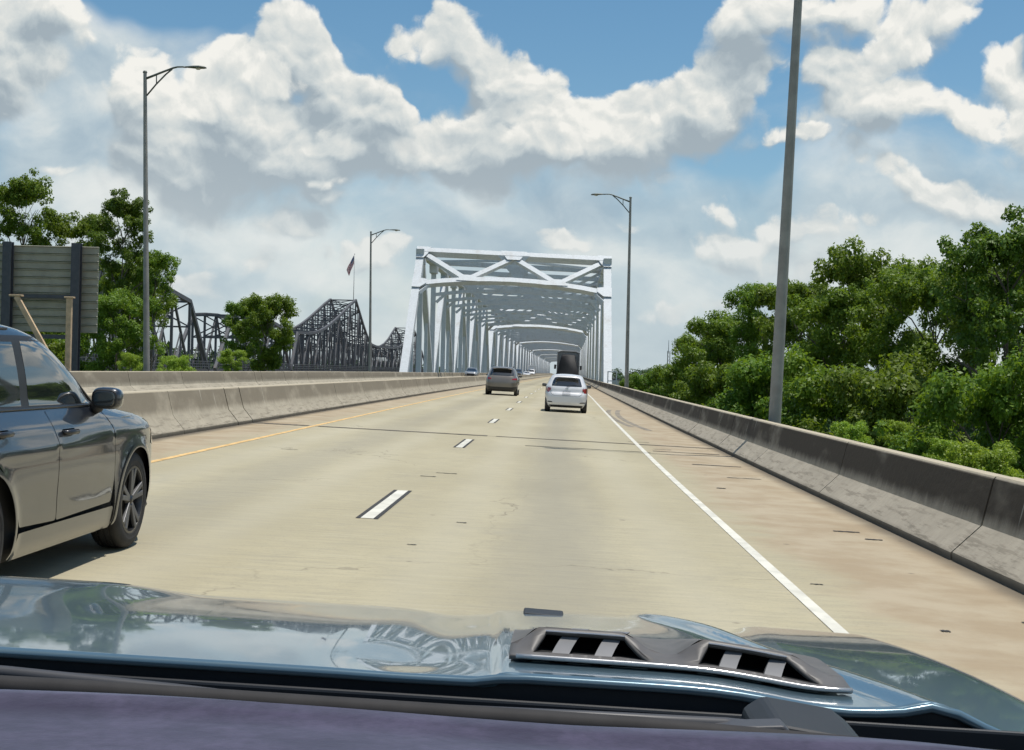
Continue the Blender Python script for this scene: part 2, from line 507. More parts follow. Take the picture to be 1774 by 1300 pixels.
def make_steel_paint(name, col, rust, amt, rough=0.55):
    m, t, b = mat(name)
    geo = t.new('ShaderNodeNewGeometry')
    p = geo.outputs['Position']
    n = t.noise(t.vmath('MULTIPLY', p, (1.0, 1.0, 0.35)), 0.9, 6.0, 0.65)
    n2 = t.noise(p, 5.0, 4.0, 0.6)
    c = t.mix(t.ramp(n2, 0.3, 0.7), tuple(k * 0.88 for k in col), col)
    c = t.mix(t.math('MULTIPLY', t.ramp(n, 0.50, 0.72), amt), c, rust)
    t.l.new(c, b.inputs['Base Color'])
    b.inputs['Roughness'].default_value = rough
    b.inputs['Specular IOR Level'].default_value = 0.35
    return m


M['deck'] = make_deck_mat()
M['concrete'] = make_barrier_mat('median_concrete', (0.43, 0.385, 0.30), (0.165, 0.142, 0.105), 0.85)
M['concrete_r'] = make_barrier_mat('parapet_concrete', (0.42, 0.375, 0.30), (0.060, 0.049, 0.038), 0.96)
M['girder'] = simple('girder_concrete', (0.30, 0.28, 0.24), 0.9, var=0.2, scale=1.0)
M['white_paint'] = simple('white_marking', (0.60, 0.58, 0.50), 0.75, var=0.16, scale=2.5)
M['yellow_paint'] = simple('yellow_marking', (0.64, 0.42, 0.17), 0.75, var=0.3, scale=5.0)
M['black_mark'] = simple('black_contrast_tape', (0.035, 0.033, 0.03), 0.8, var=0.2)
M['joint_seal'] = simple('tar_joint_seal', (0.095, 0.08, 0.06), 0.9, var=0.3, scale=3.0)
M['joint_rubber'] = simple('joint_rubber', (0.03, 0.028, 0.025), 0.8)
M['leaf'] = make_leaf_mat('leaf_green', (0.070, 0.128, 0.011), (0.20, 0.30, 0.032), 0.40)
M['leaf_dark'] = make_leaf_mat('leaf_dark_green', (0.050, 0.100, 0.011), (0.155, 0.245, 0.028), 0.38)
M['leaf_bright'] = make_leaf_mat('leaf_fresh_green', (0.17, 0.27, 0.03), (0.33, 0.46, 0.06), 0.42)
M['leaf_far'] = make_leaf_mat('leaf_far', (0.035, 0.07, 0.026), (0.075, 0.125, 0.042), 0.2)
M['bark'] = simple('bark', (0.14, 0.115, 0.09), 0.9, var=0.35, scale=4.0, bump=0.6)
M['grass'] = simple('grass_ground', (0.06, 0.085, 0.025), 0.95, var=0.4, scale=0.2)
M['white_steel'] = make_steel_paint('white_bridge_paint', (0.60, 0.635, 0.66), (0.36, 0.33, 0.29), 0.35)
M['dark_steel'] = make_steel_paint('old_bridge_steel', (0.115, 0.118, 0.128), (0.14, 0.10, 0.075), 0.6, 0.7)
M['galv'] = simple('galvanised_steel', (0.42, 0.43, 0.42), 0.5, 0.4, var=0.10, scale=3.0)
M['galv_dark'] = simple('weathered_pole', (0.30, 0.29, 0.265), 0.6, 0.25, var=0.15, scale=2.0)
M['lamp_body'] = simple('lamp_casing', (0.10, 0.115, 0.10), 0.5, 0.2)
M['glass_lens'] = simple('lamp_lens', (0.5, 0.5, 0.46), 0.15)
M['post_steel'] = simple('sign_post_steel', (0.085, 0.088, 0.10), 0.6, 0.3)
M['sign_alu'] = simple('sign_back_aluminium', (0.36, 0.335, 0.26), 0.6, 0.15, var=0.12, scale=2.0)
M['wood'] = simple('pale_timber', (0.55, 0.40, 0.25), 0.8, var=0.15, scale=6.0)
M['water'] = simple('river_water', (0.14, 0.125, 0.09), 0.12, var=0.1, scale=0.02, bump=0.3)
M['tyre'] = simple('tyre_rubber', (0.022, 0.021, 0.021), 0.75, var=0.25, scale=8.0, bump=0.2)
M['black_plastic'] = simple('black_plastic', (0.02, 0.02, 0.021), 0.5, var=0.1)
M['seal_rubber'] = simple('seal_rubber', (0.022, 0.020, 0.020), 0.8, var=0.2, scale=20.0)
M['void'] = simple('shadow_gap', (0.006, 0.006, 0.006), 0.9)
M['rim_dark'] = simple('dark_alloy', (0.07, 0.07, 0.073), 0.3, 0.8, var=0.05)
M['rim_face'] = simple('machined_alloy', (0.15, 0.15, 0.155), 0.5, 0.6, var=0.05)
M['silver_rim'] = simple('silver_alloy', (0.5, 0.5, 0.5), 0.3, 0.8)
M['glass'] = simple('car_glass', (0.016, 0.020, 0.021), 0.03, var=0.05, coat=1.0, spec=0.9)
M['chrome'] = simple('chrome', (0.75, 0.75, 0.76), 0.12, 1.0, var=0.02)
M['red_lamp'] = simple('red_tail_lamp', (0.32, 0.012, 0.018), 0.12, coat=1.0, var=0.2, scale=20.0)
M['clear_lamp'] = simple('clear_lamp', (0.55, 0.55, 0.55), 0.1, coat=1.0)
M['navy'] = make_paint('dark_blue_grey_paint', (0.020, 0.025, 0.035), 0.30, 0.3, 1.0, 0.06)
M['white_car'] = make_paint('white_paint', (0.72, 0.72, 0.73), 0.4, 0.0, 1.0, 0.10)
M['grey_car'] = make_paint('grey_brown_paint', (0.175, 0.155, 0.130), 0.35, 0.2, 1.0, 0.1)
M['teal'] = make_paint('grey_teal_paint', (0.10, 0.165, 0.205), 0.28, 0.35, 1.0, 0.05)
M['silver_car'] = make_paint('silver_paint', (0.33, 0.34, 0.35), 0.3, 0.5, 1.0, 0.1)
M['black_car'] = make_paint('black_paint', (0.03, 0.03, 0.035), 0.3, 0.2, 1.0, 0.1)
M['tarp'] = simple('black_tarpaulin', (0.016, 0.016, 0.018), 0.7, var=0.3, scale=1.2)
M['truck_grey'] = simple('grey_truck_body', (0.20, 0.20, 0.20), 0.5, 0.2, var=0.15)
M['plate'] = simple('number_plate', (0.42, 0.43, 0.45), 0.5, var=0.2, scale=30.0)
M['building'] = simple('pale_building', (0.62, 0.60, 0.56), 0.8, var=0.08)
M['building_roof'] = simple('dark_roof', (0.12, 0.12, 0.12), 0.8)


# ------------------------------------------------------------------ mesh builder
class MB:
    def __init__(s):
        s.v, s.f, s.u = [], [], None

    def add(s, vs, fs):
        o = len(s.v)
        s.v += [tuple(v) for v in vs]
        s.f += [tuple(i + o for i in f) for f in fs]
        return s

    def box(s, c, size, R=None):
        hx, hy, hz = size[0] / 2, size[1] / 2, size[2] / 2
        vs = [Vector((a * hx, b * hy, d * hz)) for a in (-1, 1) for b in (-1, 1) for d in (-1, 1)]
        if R is not None:
            vs = [R @ v for v in vs]
        vs = [v + Vector(c) for v in vs]
        return s.add(vs, [(0, 1, 3, 2), (4, 6, 7, 5), (0, 4, 5, 1), (2, 3, 7, 6), (0, 2, 6, 4), (1, 5, 7, 3)])

    def beam(s, a, b, w, h, up=(0, 0, 1)):
        a, b = Vector(a), Vector(b)
        d = b - a
        L = d.length
        y = d.normalized()
        x = y.cross(Vector(up))
        if x.length < 1e-4:
            x = y.cross(Vector((1, 0, 0)))
        x.normalize()
        z = x.cross(y)
        R = Matrix((x, y, z)).transposed()
        return s.box((a + b) / 2, (w, L, h), R)

    def tube(s, pts, rads, n=10, cap=True):
        pts = [Vector(p) for p in pts]
        if not isinstance(rads, (list, tuple)):
            rads = [rads] * len(pts)
        o = len(s.v)
        t0 = (pts[1] - pts[0]).normalized()
        ref = Vector((0, 0, 1)) if abs(t0.z) < 0.9 else Vector((1, 0, 0))
        x = t0.cross(ref).normalized()
        vs = []
        for i, p in enumerate(pts):
            tt = (pts[min(i + 1, len(pts) - 1)] - pts[max(i - 1, 0)]).normalized()
            x = (x - tt * x.dot(tt)).normalized()
            y = tt.cross(x)
            for k in range(n):
                a = 2 * math.pi * k / n
                vs.append(p + (x * math.cos(a) + y * math.sin(a)) * rads[i])
        fs = []
        for i in range(len(pts) - 1):
            for k in range(n):
                k2 = (k + 1) % n
                fs.append((i * n + k, i * n + k2, (i + 1) * n + k2, (i + 1) * n + k))
        if cap:
            fs.append(tuple(range(n - 1, -1, -1)))
            fs.append(tuple((len(pts) - 1) * n + k for k in range(n)))
        return s.add(vs, fs)

    def prism(s, poly, axis, a, b):
        """poly of 2-D points, extruded from a to b along axis 0/1/2 (poly holds the two other coordinates in order)."""
        n = len(poly)
        vs = []
        for q in (a, b):
            for (p0, p1) in poly:
                v = [p0, p1]
                v.insert(axis, q)
                vs.append(v)
        fs = [tuple(range(n - 1, -1, -1)), tuple(range(n, 2 * n))]
        for i in range(n):
            j = (i + 1) % n
            fs.append((i, j, n + j, n + i))
        return s.add(vs, fs)

    def lathe(s, prof, c, axis='x', n=24, flip=1):
        """prof (r, a) revolved about an axis through c."""
        vs, fs = [], []
        for (r, a) in prof:
            for k in range(n):
                t = 2 * math.pi * k / n
                if axis == 'x':
                    vs.append((c[0] + a * flip, c[1] + r * math.cos(t), c[2] + r * math.sin(t)))
                else:
                    vs.append((c[0] + r * math.cos(t), c[1] + r * math.sin(t), c[2] + a))
        m = len(prof)
        for i in range(m - 1):
            for k in range(n):
                k2 = (k + 1) % n
                fs.append((i * n + k, i * n + k2, (i + 1) * n + k2, (i + 1) * n + k))
        return s.add(vs, fs)

    def mesh(s, name, material, smooth=False):
        me = bpy.data.meshes.new(name)
        me.from_pydata(s.v, [], s.f)
        if isinstance(material, str):
            material = M[material]
        me.materials.append(material)
        if s.u is not None:
            uv = me.uv_layers.new(name='UVMap')
            li = np.zeros(len(me.loops), dtype=np.int32)
            me.loops.foreach_get('vertex_index', li)
            arr = np.array(s.u, dtype=np.float32)[li]
            uv.data.foreach_set('uv', arr.ravel())
        if smooth:
            me.polygons.foreach_set('use_smooth', [True] * len(me.polygons))
        me.update()
        return me

    def build(s, name, material, parent=None, smooth=False, fix=True, bevel=0.0, auto=None):
        me = s.mesh(name, material, smooth)
        if fix:
            import bmesh
            bm = bmesh.new(); bm.from_mesh(me)
            bmesh.ops.recalc_face_normals(bm, faces=bm.faces)
            bm.to_mesh(me); bm.free()
        if auto is not None:
            me.polygons.foreach_set('use_smooth', [True] * len(me.polygons))
            me.set_sharp_from_angle(angle=math.radians(auto))
        o = bpy.data.objects.new(name, me)
        C.objects.link(o)
        if parent is not None:
            o.parent = parent
        if bevel:
            md = o.modifiers.new('edge', 'BEVEL'); md.width = bevel; md.segments = 2; md.limit_method = 'ANGLE'
            md.angle_limit = math.radians(35)
        return o


def tag(o, label=None, cat=None, group=None, kind=None):
    if label: o['label'] = label
    if cat: o['category'] = cat
    if group: o['group'] = group
    if kind: o['kind'] = kind
    return o


def empty(name, loc=(0, 0, 0), rot=(0, 0, 0), label=None, cat=None, group=None):
    o = bpy.data.objects.new(name, None)
    o.empty_display_size = 0.3
    C.objects.link(o)
    o.location = loc
    o.rotation_euler = rot
    return tag(o, label, cat, group)


def copy_tree(o, parent=None):
    c = o.copy()
    C.objects.link(c)
    c.parent = parent
    for ch in list(o.children):
        copy_tree(ch, c)
    return c


# ------------------------------------------------------------------ road line: sideways bend, gentle crest, cross fall
FALL = 0.029


def curve(y):
    return 0.428e-4 * y * y * (1 if y > -20 else 0) if y < 135 else 0.78 + 0.01156 * (y - 135)


def crest(y):
    return (0.18627e-4 * y * y - 0.121765e-6 * y ** 3 if y > 0 else 0.0) if y < 135 else 0.0398


def road(s, y, h=0.0):
    """Point at sideways offset s from the road line, y metres along, h above the surface."""
    return Vector((s + curve(y), y, -FALL * s + crest(y) + h))


def heading(y):
    return -math.atan((curve(y + 1) - curve(y - 1)) / 2.0)


TILT = math.atan(FALL)


def strip(profile_fn, ys, closed=False):
    """Sweep a profile [(s, h), ...] along the road line."""
    mb = MB()
    mb.u = []
    n = None
    for y in ys:
        pr = profile_fn(y)
        n = len(pr)
        acc = 0.0
        for (s_, h) in pr:
            mb.v.append(tuple(road(s_, y, h)))
            mb.u.append((y, max(h, 0.0)))
    for i in range(len(ys) - 1):
        for k in range(n - 1 + (1 if closed else 0)):
            k2 = (k + 1) % n
            mb.f.append((i * n + k, i * n + k2, (i + 1) * n + k2, (i + 1) * n + k))
    if closed:
        mb.f.append(tuple(range(n - 1, -1, -1)))
        mb.f.append(tuple((len(ys) - 1) * n + k for k in range(n)))
    return mb


def yrange(a, b, step):
    n = max(1, int(math.ceil((b - a) / step)))
    return [a + (b - a) * i / n for i in range(n + 1)]


YEND = 1150.0


def build_road():
    # deck slabs between the expansion joints
    root = empty('road_deck')
    tag(root, kind='structure')
    joints = [-40.0, -3.0, 30.0, 62.0, 94.0, 126.0, 138.0, 283.0, 428.0, 573.0, 718.0, 863.0, YEND]
    for i in range(len(joints) - 1):
        a, b = joints[i], joints[i + 1]
        sk = 0.0149
        g = 0.035
        mb = MB()
        ss = [-15.2, -11.0, -7.2, -3.6, 0.0, 3.0, 4.75]
        ys = yrange(a, b, 4.0 if b < 150 else 20.0)
        nn = len(ss)
        for y in ys:
            e = g if y == a else (-g if y == b else 0.0)
            for s_ in ss:
                mb.v.append(tuple(road(s_, y + e - sk * s_, 0.0)))
            for s_ in reversed(ss):
                mb.v.append(tuple(road(s_, y + e - sk * s_, -0.28)))
        m2 = 2 * nn
        for r in range(len(ys) - 1):
            for k in range(m2):
                k2 = (k + 1) % m2
                mb.f.append((r * m2 + k, r * m2 + k2, (r + 1) * m2 + k2, (r + 1) * m2 + k))
        mb.f.append(tuple(range(m2))); mb.f.append(tuple((len(ys) - 1) * m2 + k for k in range(m2)))
        mb.build('slab', 'deck', root)
        if i > 0:
            j = MB()
            y = a
            for k in range(nn - 1):
                s0, s1 = ss[k], ss[k + 1]
                p = [road(s0, y - g - sk * s0, -0.016), road(s1, y - g - sk * s1, -0.016), road(s1, y + g - sk * s1, -0.016), road(s0, y + g - sk * s0, -0.016)]
                j.add(p, [(0, 1, 2, 3)])
            j.build('expansion_joint', 'joint_rubber', root)
            if a == 30.0:
                for (sa, sb, hw) in ((-5.5, -1.55, 0.15), (-1.35, 3.7, 0.11), (-7.0, -5.75, 0.2)):
                    j = MB(); n_ = 24
                    tp = [road(sa + (sb - sa) * q / n_, a + hw * (0.8 + 0.5 * rng.rand()) - sk * (sa + (sb - sa) * q / n_), 0.005) for q in range(n_ + 1)]
                    bt = [road(sa + (sb - sa) * q / n_, a - hw * (0.8 + 0.5 * rng.rand()) - sk * (sa + (sb - sa) * q / n_), 0.005) for q in range(n_ + 1)]
                    j.add(tp + bt, [(q, q + 1, n_ + 2 + q, n_ + 1 + q) for q in range(n_)])
                    j.build('joint_seal', 'joint_seal', root, fix=False)
    # steel girders beneath the approach
    gb = MB()
    for s_ in (-13.5, -10.0, -6.5, -3.0, 0.5, 3.8):
        for a, b in zip(joints[:6], joints[1:6]):
            gb.beam(road(s_, a + 0.3, -1.0), road(s_, b - 0.3, -1.0), 0.45, 1.35)
    gb.build('girder', 'girder', root)
    for y in (-3.0, 30.0, 62.0, 94.0, 126.0):
        pb = MB()
        pb.beam(road(-14.6, y, -2.3), road(4.2, y, -2.3), 1.1, 1.1)
        for s_ in (-11.5, -5.0, 1.5):
            p = road(s_, y, -2.8)
            pb.tube([p, (p.x, p.y, -24.0)], 0.55, 14)
        pb.build('pier', 'girder', root, auto=40)

    # painted lines
    def line(name, a, b, s0, s1, m, h=0.005, step=4.0, taper=None):
        tp = taper or (lambda y: 0.0)
        mb = strip(lambda y: [(s0 + tp(y), h), (s1 + tp(y), h)], yrange(a, b, step))
        o = mb.build(name, m, root, fix=False)
        return o
    lines = empty('lane_markings'); tag(lines, kind='structure')
    for o in (line('edge_line', -20, YEND, 1.812, 1.908, 'white_paint', taper=lambda y: 0.30 * max(0.0, min(1.0, (y - 22) / 60.0))),
              line('yellow_edge_line', -20, YEND, -5.67, -5.56, 'yellow_paint')):
        o.parent = lines
    k = -3
    while True:
        y0 = 12.9 + 12.19 * k
        if y0 > 420:
            break
        if y0 + 3.05 > -10:
            w = empty('lane_dash'); w.parent = lines
            line('stripe', y0, y0 + 3.05, -1.905, -1.775, 'white_paint', step=3.1).parent = w
            line('contrast_border', y0 - 0.02, y0 + 3.07, -1.952, -1.907, 'black_mark', step=3.1).parent = w
            line('contrast_border', y0 - 0.02, y0 + 3.07, -1.773, -1.728, 'black_mark', step=3.1).parent = w
        k += 1
    # oncoming side
    line('edge_line', -20, YEND, -13.1, -12.97, 'white_paint').parent = lines
    line('yellow_edge_line', -20, YEND, -8.7, -8.57, 'yellow_paint').parent = lines
    # tyre scrub marks on the shoulder, tape scraps, patches
    marks = MB()
    for s_, y0, y1, bend in ((2.35, 40, 58, 0.5), (2.75, 38, 58, 0.6)):
        prev = None
        for i in range(13):
            q = i / 12.0
            y = y0 + (y1 - y0) * q
            off = bend * (q - 1) * q * 2.4
            pr = (road(s_ + off - 0.10, y, 0.004), road(s_ + off + 0.10, y, 0.004))
            if prev:
                marks.add([prev[0], prev[1], pr[1], pr[0]], [(0, 1, 2, 3)])
            prev = pr
    tag(marks.build('tyre_marks', simple('faded_rubber_mark', (0.23, 0.20, 0.155), 0.9, var=0.3, scale=2.0), fix=False), kind='structure')
    scr = MB()
    for (s_, y, w, l) in ((-1.55, 18.9, 0.30, 0.05), (-1.75, 18.2, 0.22, 0.06), (-0.9, 13.0, 0.10, 0.04), (3.1, 21.2, 0.55, 0.06), (2.45, 19.0, 0.13, 0.10),
                          (3.2, 14.2, 0.28, 0.07), (3.35, 13.6, 0.18, 0.07), (2.1, 10.3, 0.10, 0.03), (0.7, 27.0, 2.6, 0.10), (2.8, 27.6, 1.4, 0.12), (3.0, 24.0, 0.9, 0.12), (2.35, 28.4, 0.4, 0.06),
                          (-4.5, 22.0, 0.3, 0.04), (-1.2, 11.2, 0.08, 0.03), (2.6, 8.6, 0.06, 0.05), (3.3, 9.1, 0.05, 0.04), (2.0, 31.0, 0.5, 0.06)):
        n = 7
        top = [road(s_ + w * (i / n - 0.5), y + l * 0.5 * (0.5 + rng.rand()), 0.005) for i in range(n + 1)]
        bot = [road(s_ + w * (i / n - 0.5), y - l * 0.5 * (0.5 + rng.rand()), 0.005) for i in range(n + 1)]
        scr.add(top + bot[::-1], [tuple(range(2 * n + 2))])
    tag(scr.build('surface_chips', 'joint_rubber', fix=False), kind='structure')


def barrier_profile(toe, top, back, H=0.81):
    sg = 1 if top > toe else -1
    return [(toe, -0.02), (toe, 0.075), (toe + (top - toe) * 0.70, 0.34), (top - sg * 0.012, H - 0.03), (top + sg * 0.012, H),
            (back - sg * 0.02, H), (back, H - 0.03), (back + sg * 0.03, -0.7 if abs(toe - 3.754) < 0.1 or abs(back + 14.6) < 0.2 else 0.0)]


def build_barriers():
    specs = [
        ('parapet_wall', 'right', 'concrete_r', [barrier_profile(3.754, 4.141, 4.34)], 'dark stained concrete parapet along the shoulder on the tree side of the bridge'),
        ('parapet_wall', 'left', 'concrete', [barrier_profile(-13.89, -14.278, -14.47)], 'far concrete parapet across the oncoming lanes, below the sign back and old bridge'),
    ]
    median = [(-7.028, -0.02), (-7.028, 0.075), (-7.25, 0.34), (-7.365, 0.78), (-7.385, 0.81), (-7.62, 0.81), (-7.64, 0.78), (-7.80, 0.34), (-7.98, 0.075), (-7.98, -0.02)]
    specs.append(('median_barrier', 'median', 'concrete', [median], 'pale concrete median barrier between the yellow line and the oncoming lanes'))
    for name, side, mt, prof, lab in specs:
        root = empty(name, label=lab, cat='barrier')
        cuts = [-6.0]
        y = -6.0
        while y < 136:
            y += 6.1
            cuts.append(y)
        # short closure pieces beside each expansion joint
        ex = [30.0, 62.0, 94.0]
        cuts = sorted([c for c in cuts if all(abs(c - e) > 1.6 for e in ex)] + [e + 0.0 for e in ex] + [e - 1.35 for e in ex])
        cuts += list(np.arange(150, YEND, 36.0)) + [YEND]
        pr = prof[0]
        jit = np.random.RandomState(3)
        for a, b in zip(cuts[:-1], cuts[1:]):
            g = 0.012 if a not in ex and b not in ex else 0.03
            d = (jit.rand() - 0.5) * 0.012
            dz = (jit.rand() - 0.5) * 0.008
            mb = strip(lambda y: [(s_ + d, h + (dz if h > 0 else 0)) for (s_, h) in pr], yrange(a + g, b - g, 6.2), closed=True)
            o = mb.build('barrier_segment', mt, root, auto=25)
        sgi = 1 if pr[-1][0] > pr[0][0] else -1
        core = strip(lambda y: [(s_ + sgi * (0.03 if k_ < 5 else -0.03), h - (0.03 if h > 0 else 0)) for k_, (s_, h) in enumerate(pr)], yrange(-6, 60, 6.0), closed=True)
        core.build('joint_filler', 'girder', root)


build_road()
build_barriers()


# ------------------------------------------------------------------ ground, river
def terrain_z(x, y):
    def sm(a, b, v):
        t_ = min(1.0, max(0.0, (v - a) / (b - a)))
        return t_ * t_ * (3 - 2 * t_)
    left = -1.3 + (-7.5) * sm(60, 120, y) - 2.0 * sm(-20, -90, x)
    right = -8.0 - 2.5 * sm(60, 130, y)
    z = left + (right - left) * sm(-15.0, 2.0, x)
    z += (-13.0) * sm(240, 330, y + 0.05 * x)            # river bank
    z += 9.0 * sm(1080, 1180, y)                          # far bank
    z += 0.5 * math.sin(x * 0.11) * math.sin(y * 0.07)
    return z


def build_ground():
    xs = list(np.concatenate([np.linspace(-3500, -240, 16), np.linspace(-200, 200, 50), np.linspace(240, 3500, 16)]))
    ys = list(np.concatenate([np.linspace(-600, -60, 6), np.linspace(-40, 400, 56), np.linspace(420, 1300, 30), np.linspace(1500, 5000, 8)]))
    mb = MB()
    for y in ys:
        for x in xs:
            mb.v.append((x, y, terrain_z(x, y)))
    n = len(xs)
    for j in range(len(ys) - 1):
        for i in range(n - 1):
            mb.f.append((j * n + i, j * n + i + 1, (j + 1) * n + i + 1, (j + 1) * n + i))
    tag(mb.build('ground', 'grass', smooth=True, fix=False), kind='structure')
    w = MB().add([(-3500, 240, -19.0), (3500, 240, -19.0), (3500, 1200, -19.0), (-3500, 1200, -19.0)], [(0, 1, 2, 3)])
    tag(w.build('river', 'water', fix=False), kind='structure')


build_ground()


# ------------------------------------------------------------------ new bridge: white through truss
def build_new_bridge():
    SL, SR = -17.0, 4.88
    Y0, P, N = 138.0, 14.5, 10
    H = 14.9
    root = empty('through_truss_bridge', road(-6, Y0, 0.0), label='long white steel through truss bridge carrying the highway ahead', cat='bridge')

    def put(mb, name, parent=root, **kw):
        mb.v = [tuple(Vector(v) - root.location) for v in mb.v]
        return mb.build(name, 'white_steel', parent, **kw)

    def hbeam(mb, a, b, w, h):
        mb.beam(a, b, w, h)

    nsp = 7
    for k in range(nsp):
        b0 = Y0 + k * P * N
        near = k < 2
        far = MB()

        def member(name, a, b, w, h, parent=root, up=None):
            if up is not None:
                mb = MB(); mb.beam(a, b, w, h, up=up)
                return put(mb, name, parent)
            if near:
                mb = MB(); mb.beam(a, b, w, h, up=(0, 1, 0) if abs((b - a).y) < 0.5 * (b - a).length and abs((b - a).z) > 2 else (0, 0, 1))
                return put(mb, name, parent)
            far.beam(a, b, w, h, up=(0, 1, 0) if abs((b - a).y) < 0.5 * (b - a).length and abs((b - a).z) > 2 else (0, 0, 1))

        for s_ in (SL, SR):
            W = 0.78
            base = -0.7
            y1, y2 = b0 + P, b0 + (N - 1) * P
            member('end_post', road(s_, b0, base), road(s_, y1, H), 0.88, 0.95)
            member('end_post', road(s_, b0 + N * P, base), road(s_, y2, H), 0.88, 0.95)
            for j in range(1, N - 1):
                member('top_chord', road(s_, b0 + j * P + 0.02, H - 0.01), road(s_, b0 + (j + 1) * P - 0.02, H - 0.01), 0.84, 0.9)
            for j in range(N):
                member('bottom_chord', road(s_, b0 + j * P + 0.02, base - 0.5), road(s_, b0 + (j + 1) * P - 0.02, base - 0.5), 0.8, 0.9)
            for j in range(1, N - 1):
                a_top = (j % 2 == 1)
                a = road(s_, b0 + j * P, H if a_top else base)
                b = road(s_, b0 + (j + 1) * P, base if a_top else H)
                member('diagonal', a, b, 0.66, 0.78)
            for j in range(1, N):
                a = road(s_, b0 + j * P, base)
                b = road(s_, b0 + j * P, H - 0.4)
                member('vertical_post', a, b, 0.60, 0.56)
            for j in range(N):       # half-panel posts down from the diagonals' middles
                m_ = road(s_, b0 + (j + 0.5) * P, base)
                member('half_post', m_, road(s_, b0 + (j + 0.5) * P, H * 0.47), 0.42, 0.40)
            if near:
                for j in range(1, N):     # gusset plates at the top joints
                    p = road(s_, b0 + j * P, H - 0.35)
                    mb = MB().prism([(-1.5, 0.55), (1.5, 0.55), (1.0, -1.1), (-1.0, -1.1)], 0, -0.47, 0.47)
                    mb.v = [tuple(Vector(v) + p) for v in mb.v]
                    put(mb, 'gusset_plate')

        mid = (SL + SR) / 2
        # sway frames at every top joint, and the portals in the slope of the end posts
        for j in range(1, N):
            y = b0 + j * P
            sf = None
            if near:
                sf = bpy.data.objects.new('sway_frame', None); C.objects.link(sf); sf.parent = root
            par = sf if near else root
            if j in (1, N - 1):
                sgn = -1 if j == 1 else 1
                def PT(s_, h, sgn=sgn, y=y):
                    # point in the plane of the end posts
                    q = (H - h) / (H + 0.7)
                    return road(s_, y + sgn * q * P, h) + Vector((0, -0.35 if sgn < 0 else 0.35, 0))
                wd = 0.75
            else:
                def PT(s_, h, y=y):
                    return road(s_, y, h)
                wd = 0.42
            top, low = H - 0.05, H - 4.15
            pn = Vector((0, -0.731, 0.682)) if j == 1 else None
            member('strut', PT(SL + 0.45, top), PT(SR - 0.45, top), 0.7 if wd > 0.5 else 0.5, 0.85 if wd > 0.5 else 0.6, par, up=pn)
            # arched lower strut in six straight pieces
            nseg = 8
            def arch(q):
                return low + 0.95 * (1 - (2 * q - 1) ** 2)
            pts = [PT(SL + 0.3 + (SR - SL - 0.6) * q / nseg, arch(q / nseg)) for q in range(nseg + 1)]
            if near or pn is not None:
                mb = MB()
                for a, b in zip(pts[:-1], pts[1:]):
                    mb.beam(a, b + (b - a).normalized() * 0.02, 0.7 if wd > 0.5 else 0.45, 0.62 if wd > 0.5 else 0.42, up=pn or (0, 0, 1))
                put(mb, 'lower_strut', par)
            else:
                for a, b in zip(pts[:-1], pts[1:]):
                    far.beam(a, b, 0.5, 0.45)
            qs = [0.0, 0.25, 0.5, 0.75, 1.0]
            xs = [SL + 0.5 + (SR - SL - 1.0) * q for q in qs]
            for i in range(4):
                q0, q1 = qs[i], qs[i + 1]
                up_first = (i % 2 == 0)
                a = PT(xs[i], top - 0.3 if up_first else arch(q0) + 0.1)
                b = PT(xs[i + 1], arch(q1) + 0.1 if up_first else top - 0.3)
                member('brace', a, b, 0.34 if wd < 0.5 else 0.62, 0.36 if wd < 0.5 else 0.45, par, up=pn)
            if near:
                mb = MB()
                p = PT(mid, top - 0.25)
                mb.prism([(-1.9, 0.3), (1.9, 0.3), (0.9, -0.75), (-0.9, -0.75)], 1, -0.30, -0.26)
                mb.v = [tuple(Vector(v) + p) for v in mb.v]
                put(mb, 'gusset_plate', par)
            if j == 1 and near:
                def plate(pts):
                    mb = MB(); n_ = len(pts)
                    f_ = [PT(a_, b_) + pn * 0.37 for a_, b_ in pts]; g_ = [p_ + pn * 0.03 for p_ in f_]
                    mb.add(f_ + g_, [tuple(range(n_)), tuple(range(2 * n_ - 1, n_ - 1, -1))] + [(i_, (i_ + 1) % n_, n_ + (i_ + 1) % n_, n_ + i_) for i_ in range(n_)])
                    put(mb, 'gusset_plate', par)
                plate([(mid - 1.5, top + 0.36), (mid + 1.5, top + 0.36), (mid + 0.75, top - 0.72), (mid - 0.75, top - 0.72)])
                for q_ in (0.25, 0.75):
                    xm = SL + 0.5 + (SR - SL - 1.0) * q_
                    plate([(xm - 1.2, arch(q_) - 0.22), (xm + 1.2, arch(q_) - 0.22), (xm + 0.6, arch(q_) + 0.50), (xm - 0.6, arch(q_) + 0.50)])
                for s_, sg in ((SL, 1), (SR, -1)):
                    plate([(s_ - sg * 0.46, top + 0.38), (s_ + sg * 1.2, top + 0.38), (s_ + sg * 0.9, top - 0.45), (s_ + sg * 0.46, top - 1.0), (s_ - sg * 0.46, top - 1.0)])
                    plate([(s_ - sg * 0.47, low + 0.55), (s_ + sg * 0.47, low + 0.55), (s_ + sg * 1.2, low + 0.45), (s_ + sg * 1.2, low + 0.0), (s_ + sg * 0.47, low - 0.55), (s_ - sg * 0.47, low - 0.55)])
            # knee brackets
            for s_, sg in ((SL, 1), (SR, -1)):
                member('brace', PT(s_ + sg * 0.4, low - 1.0), PT(s_ + sg * 1.9, low + 0.45), 0.35, 0.35, par)
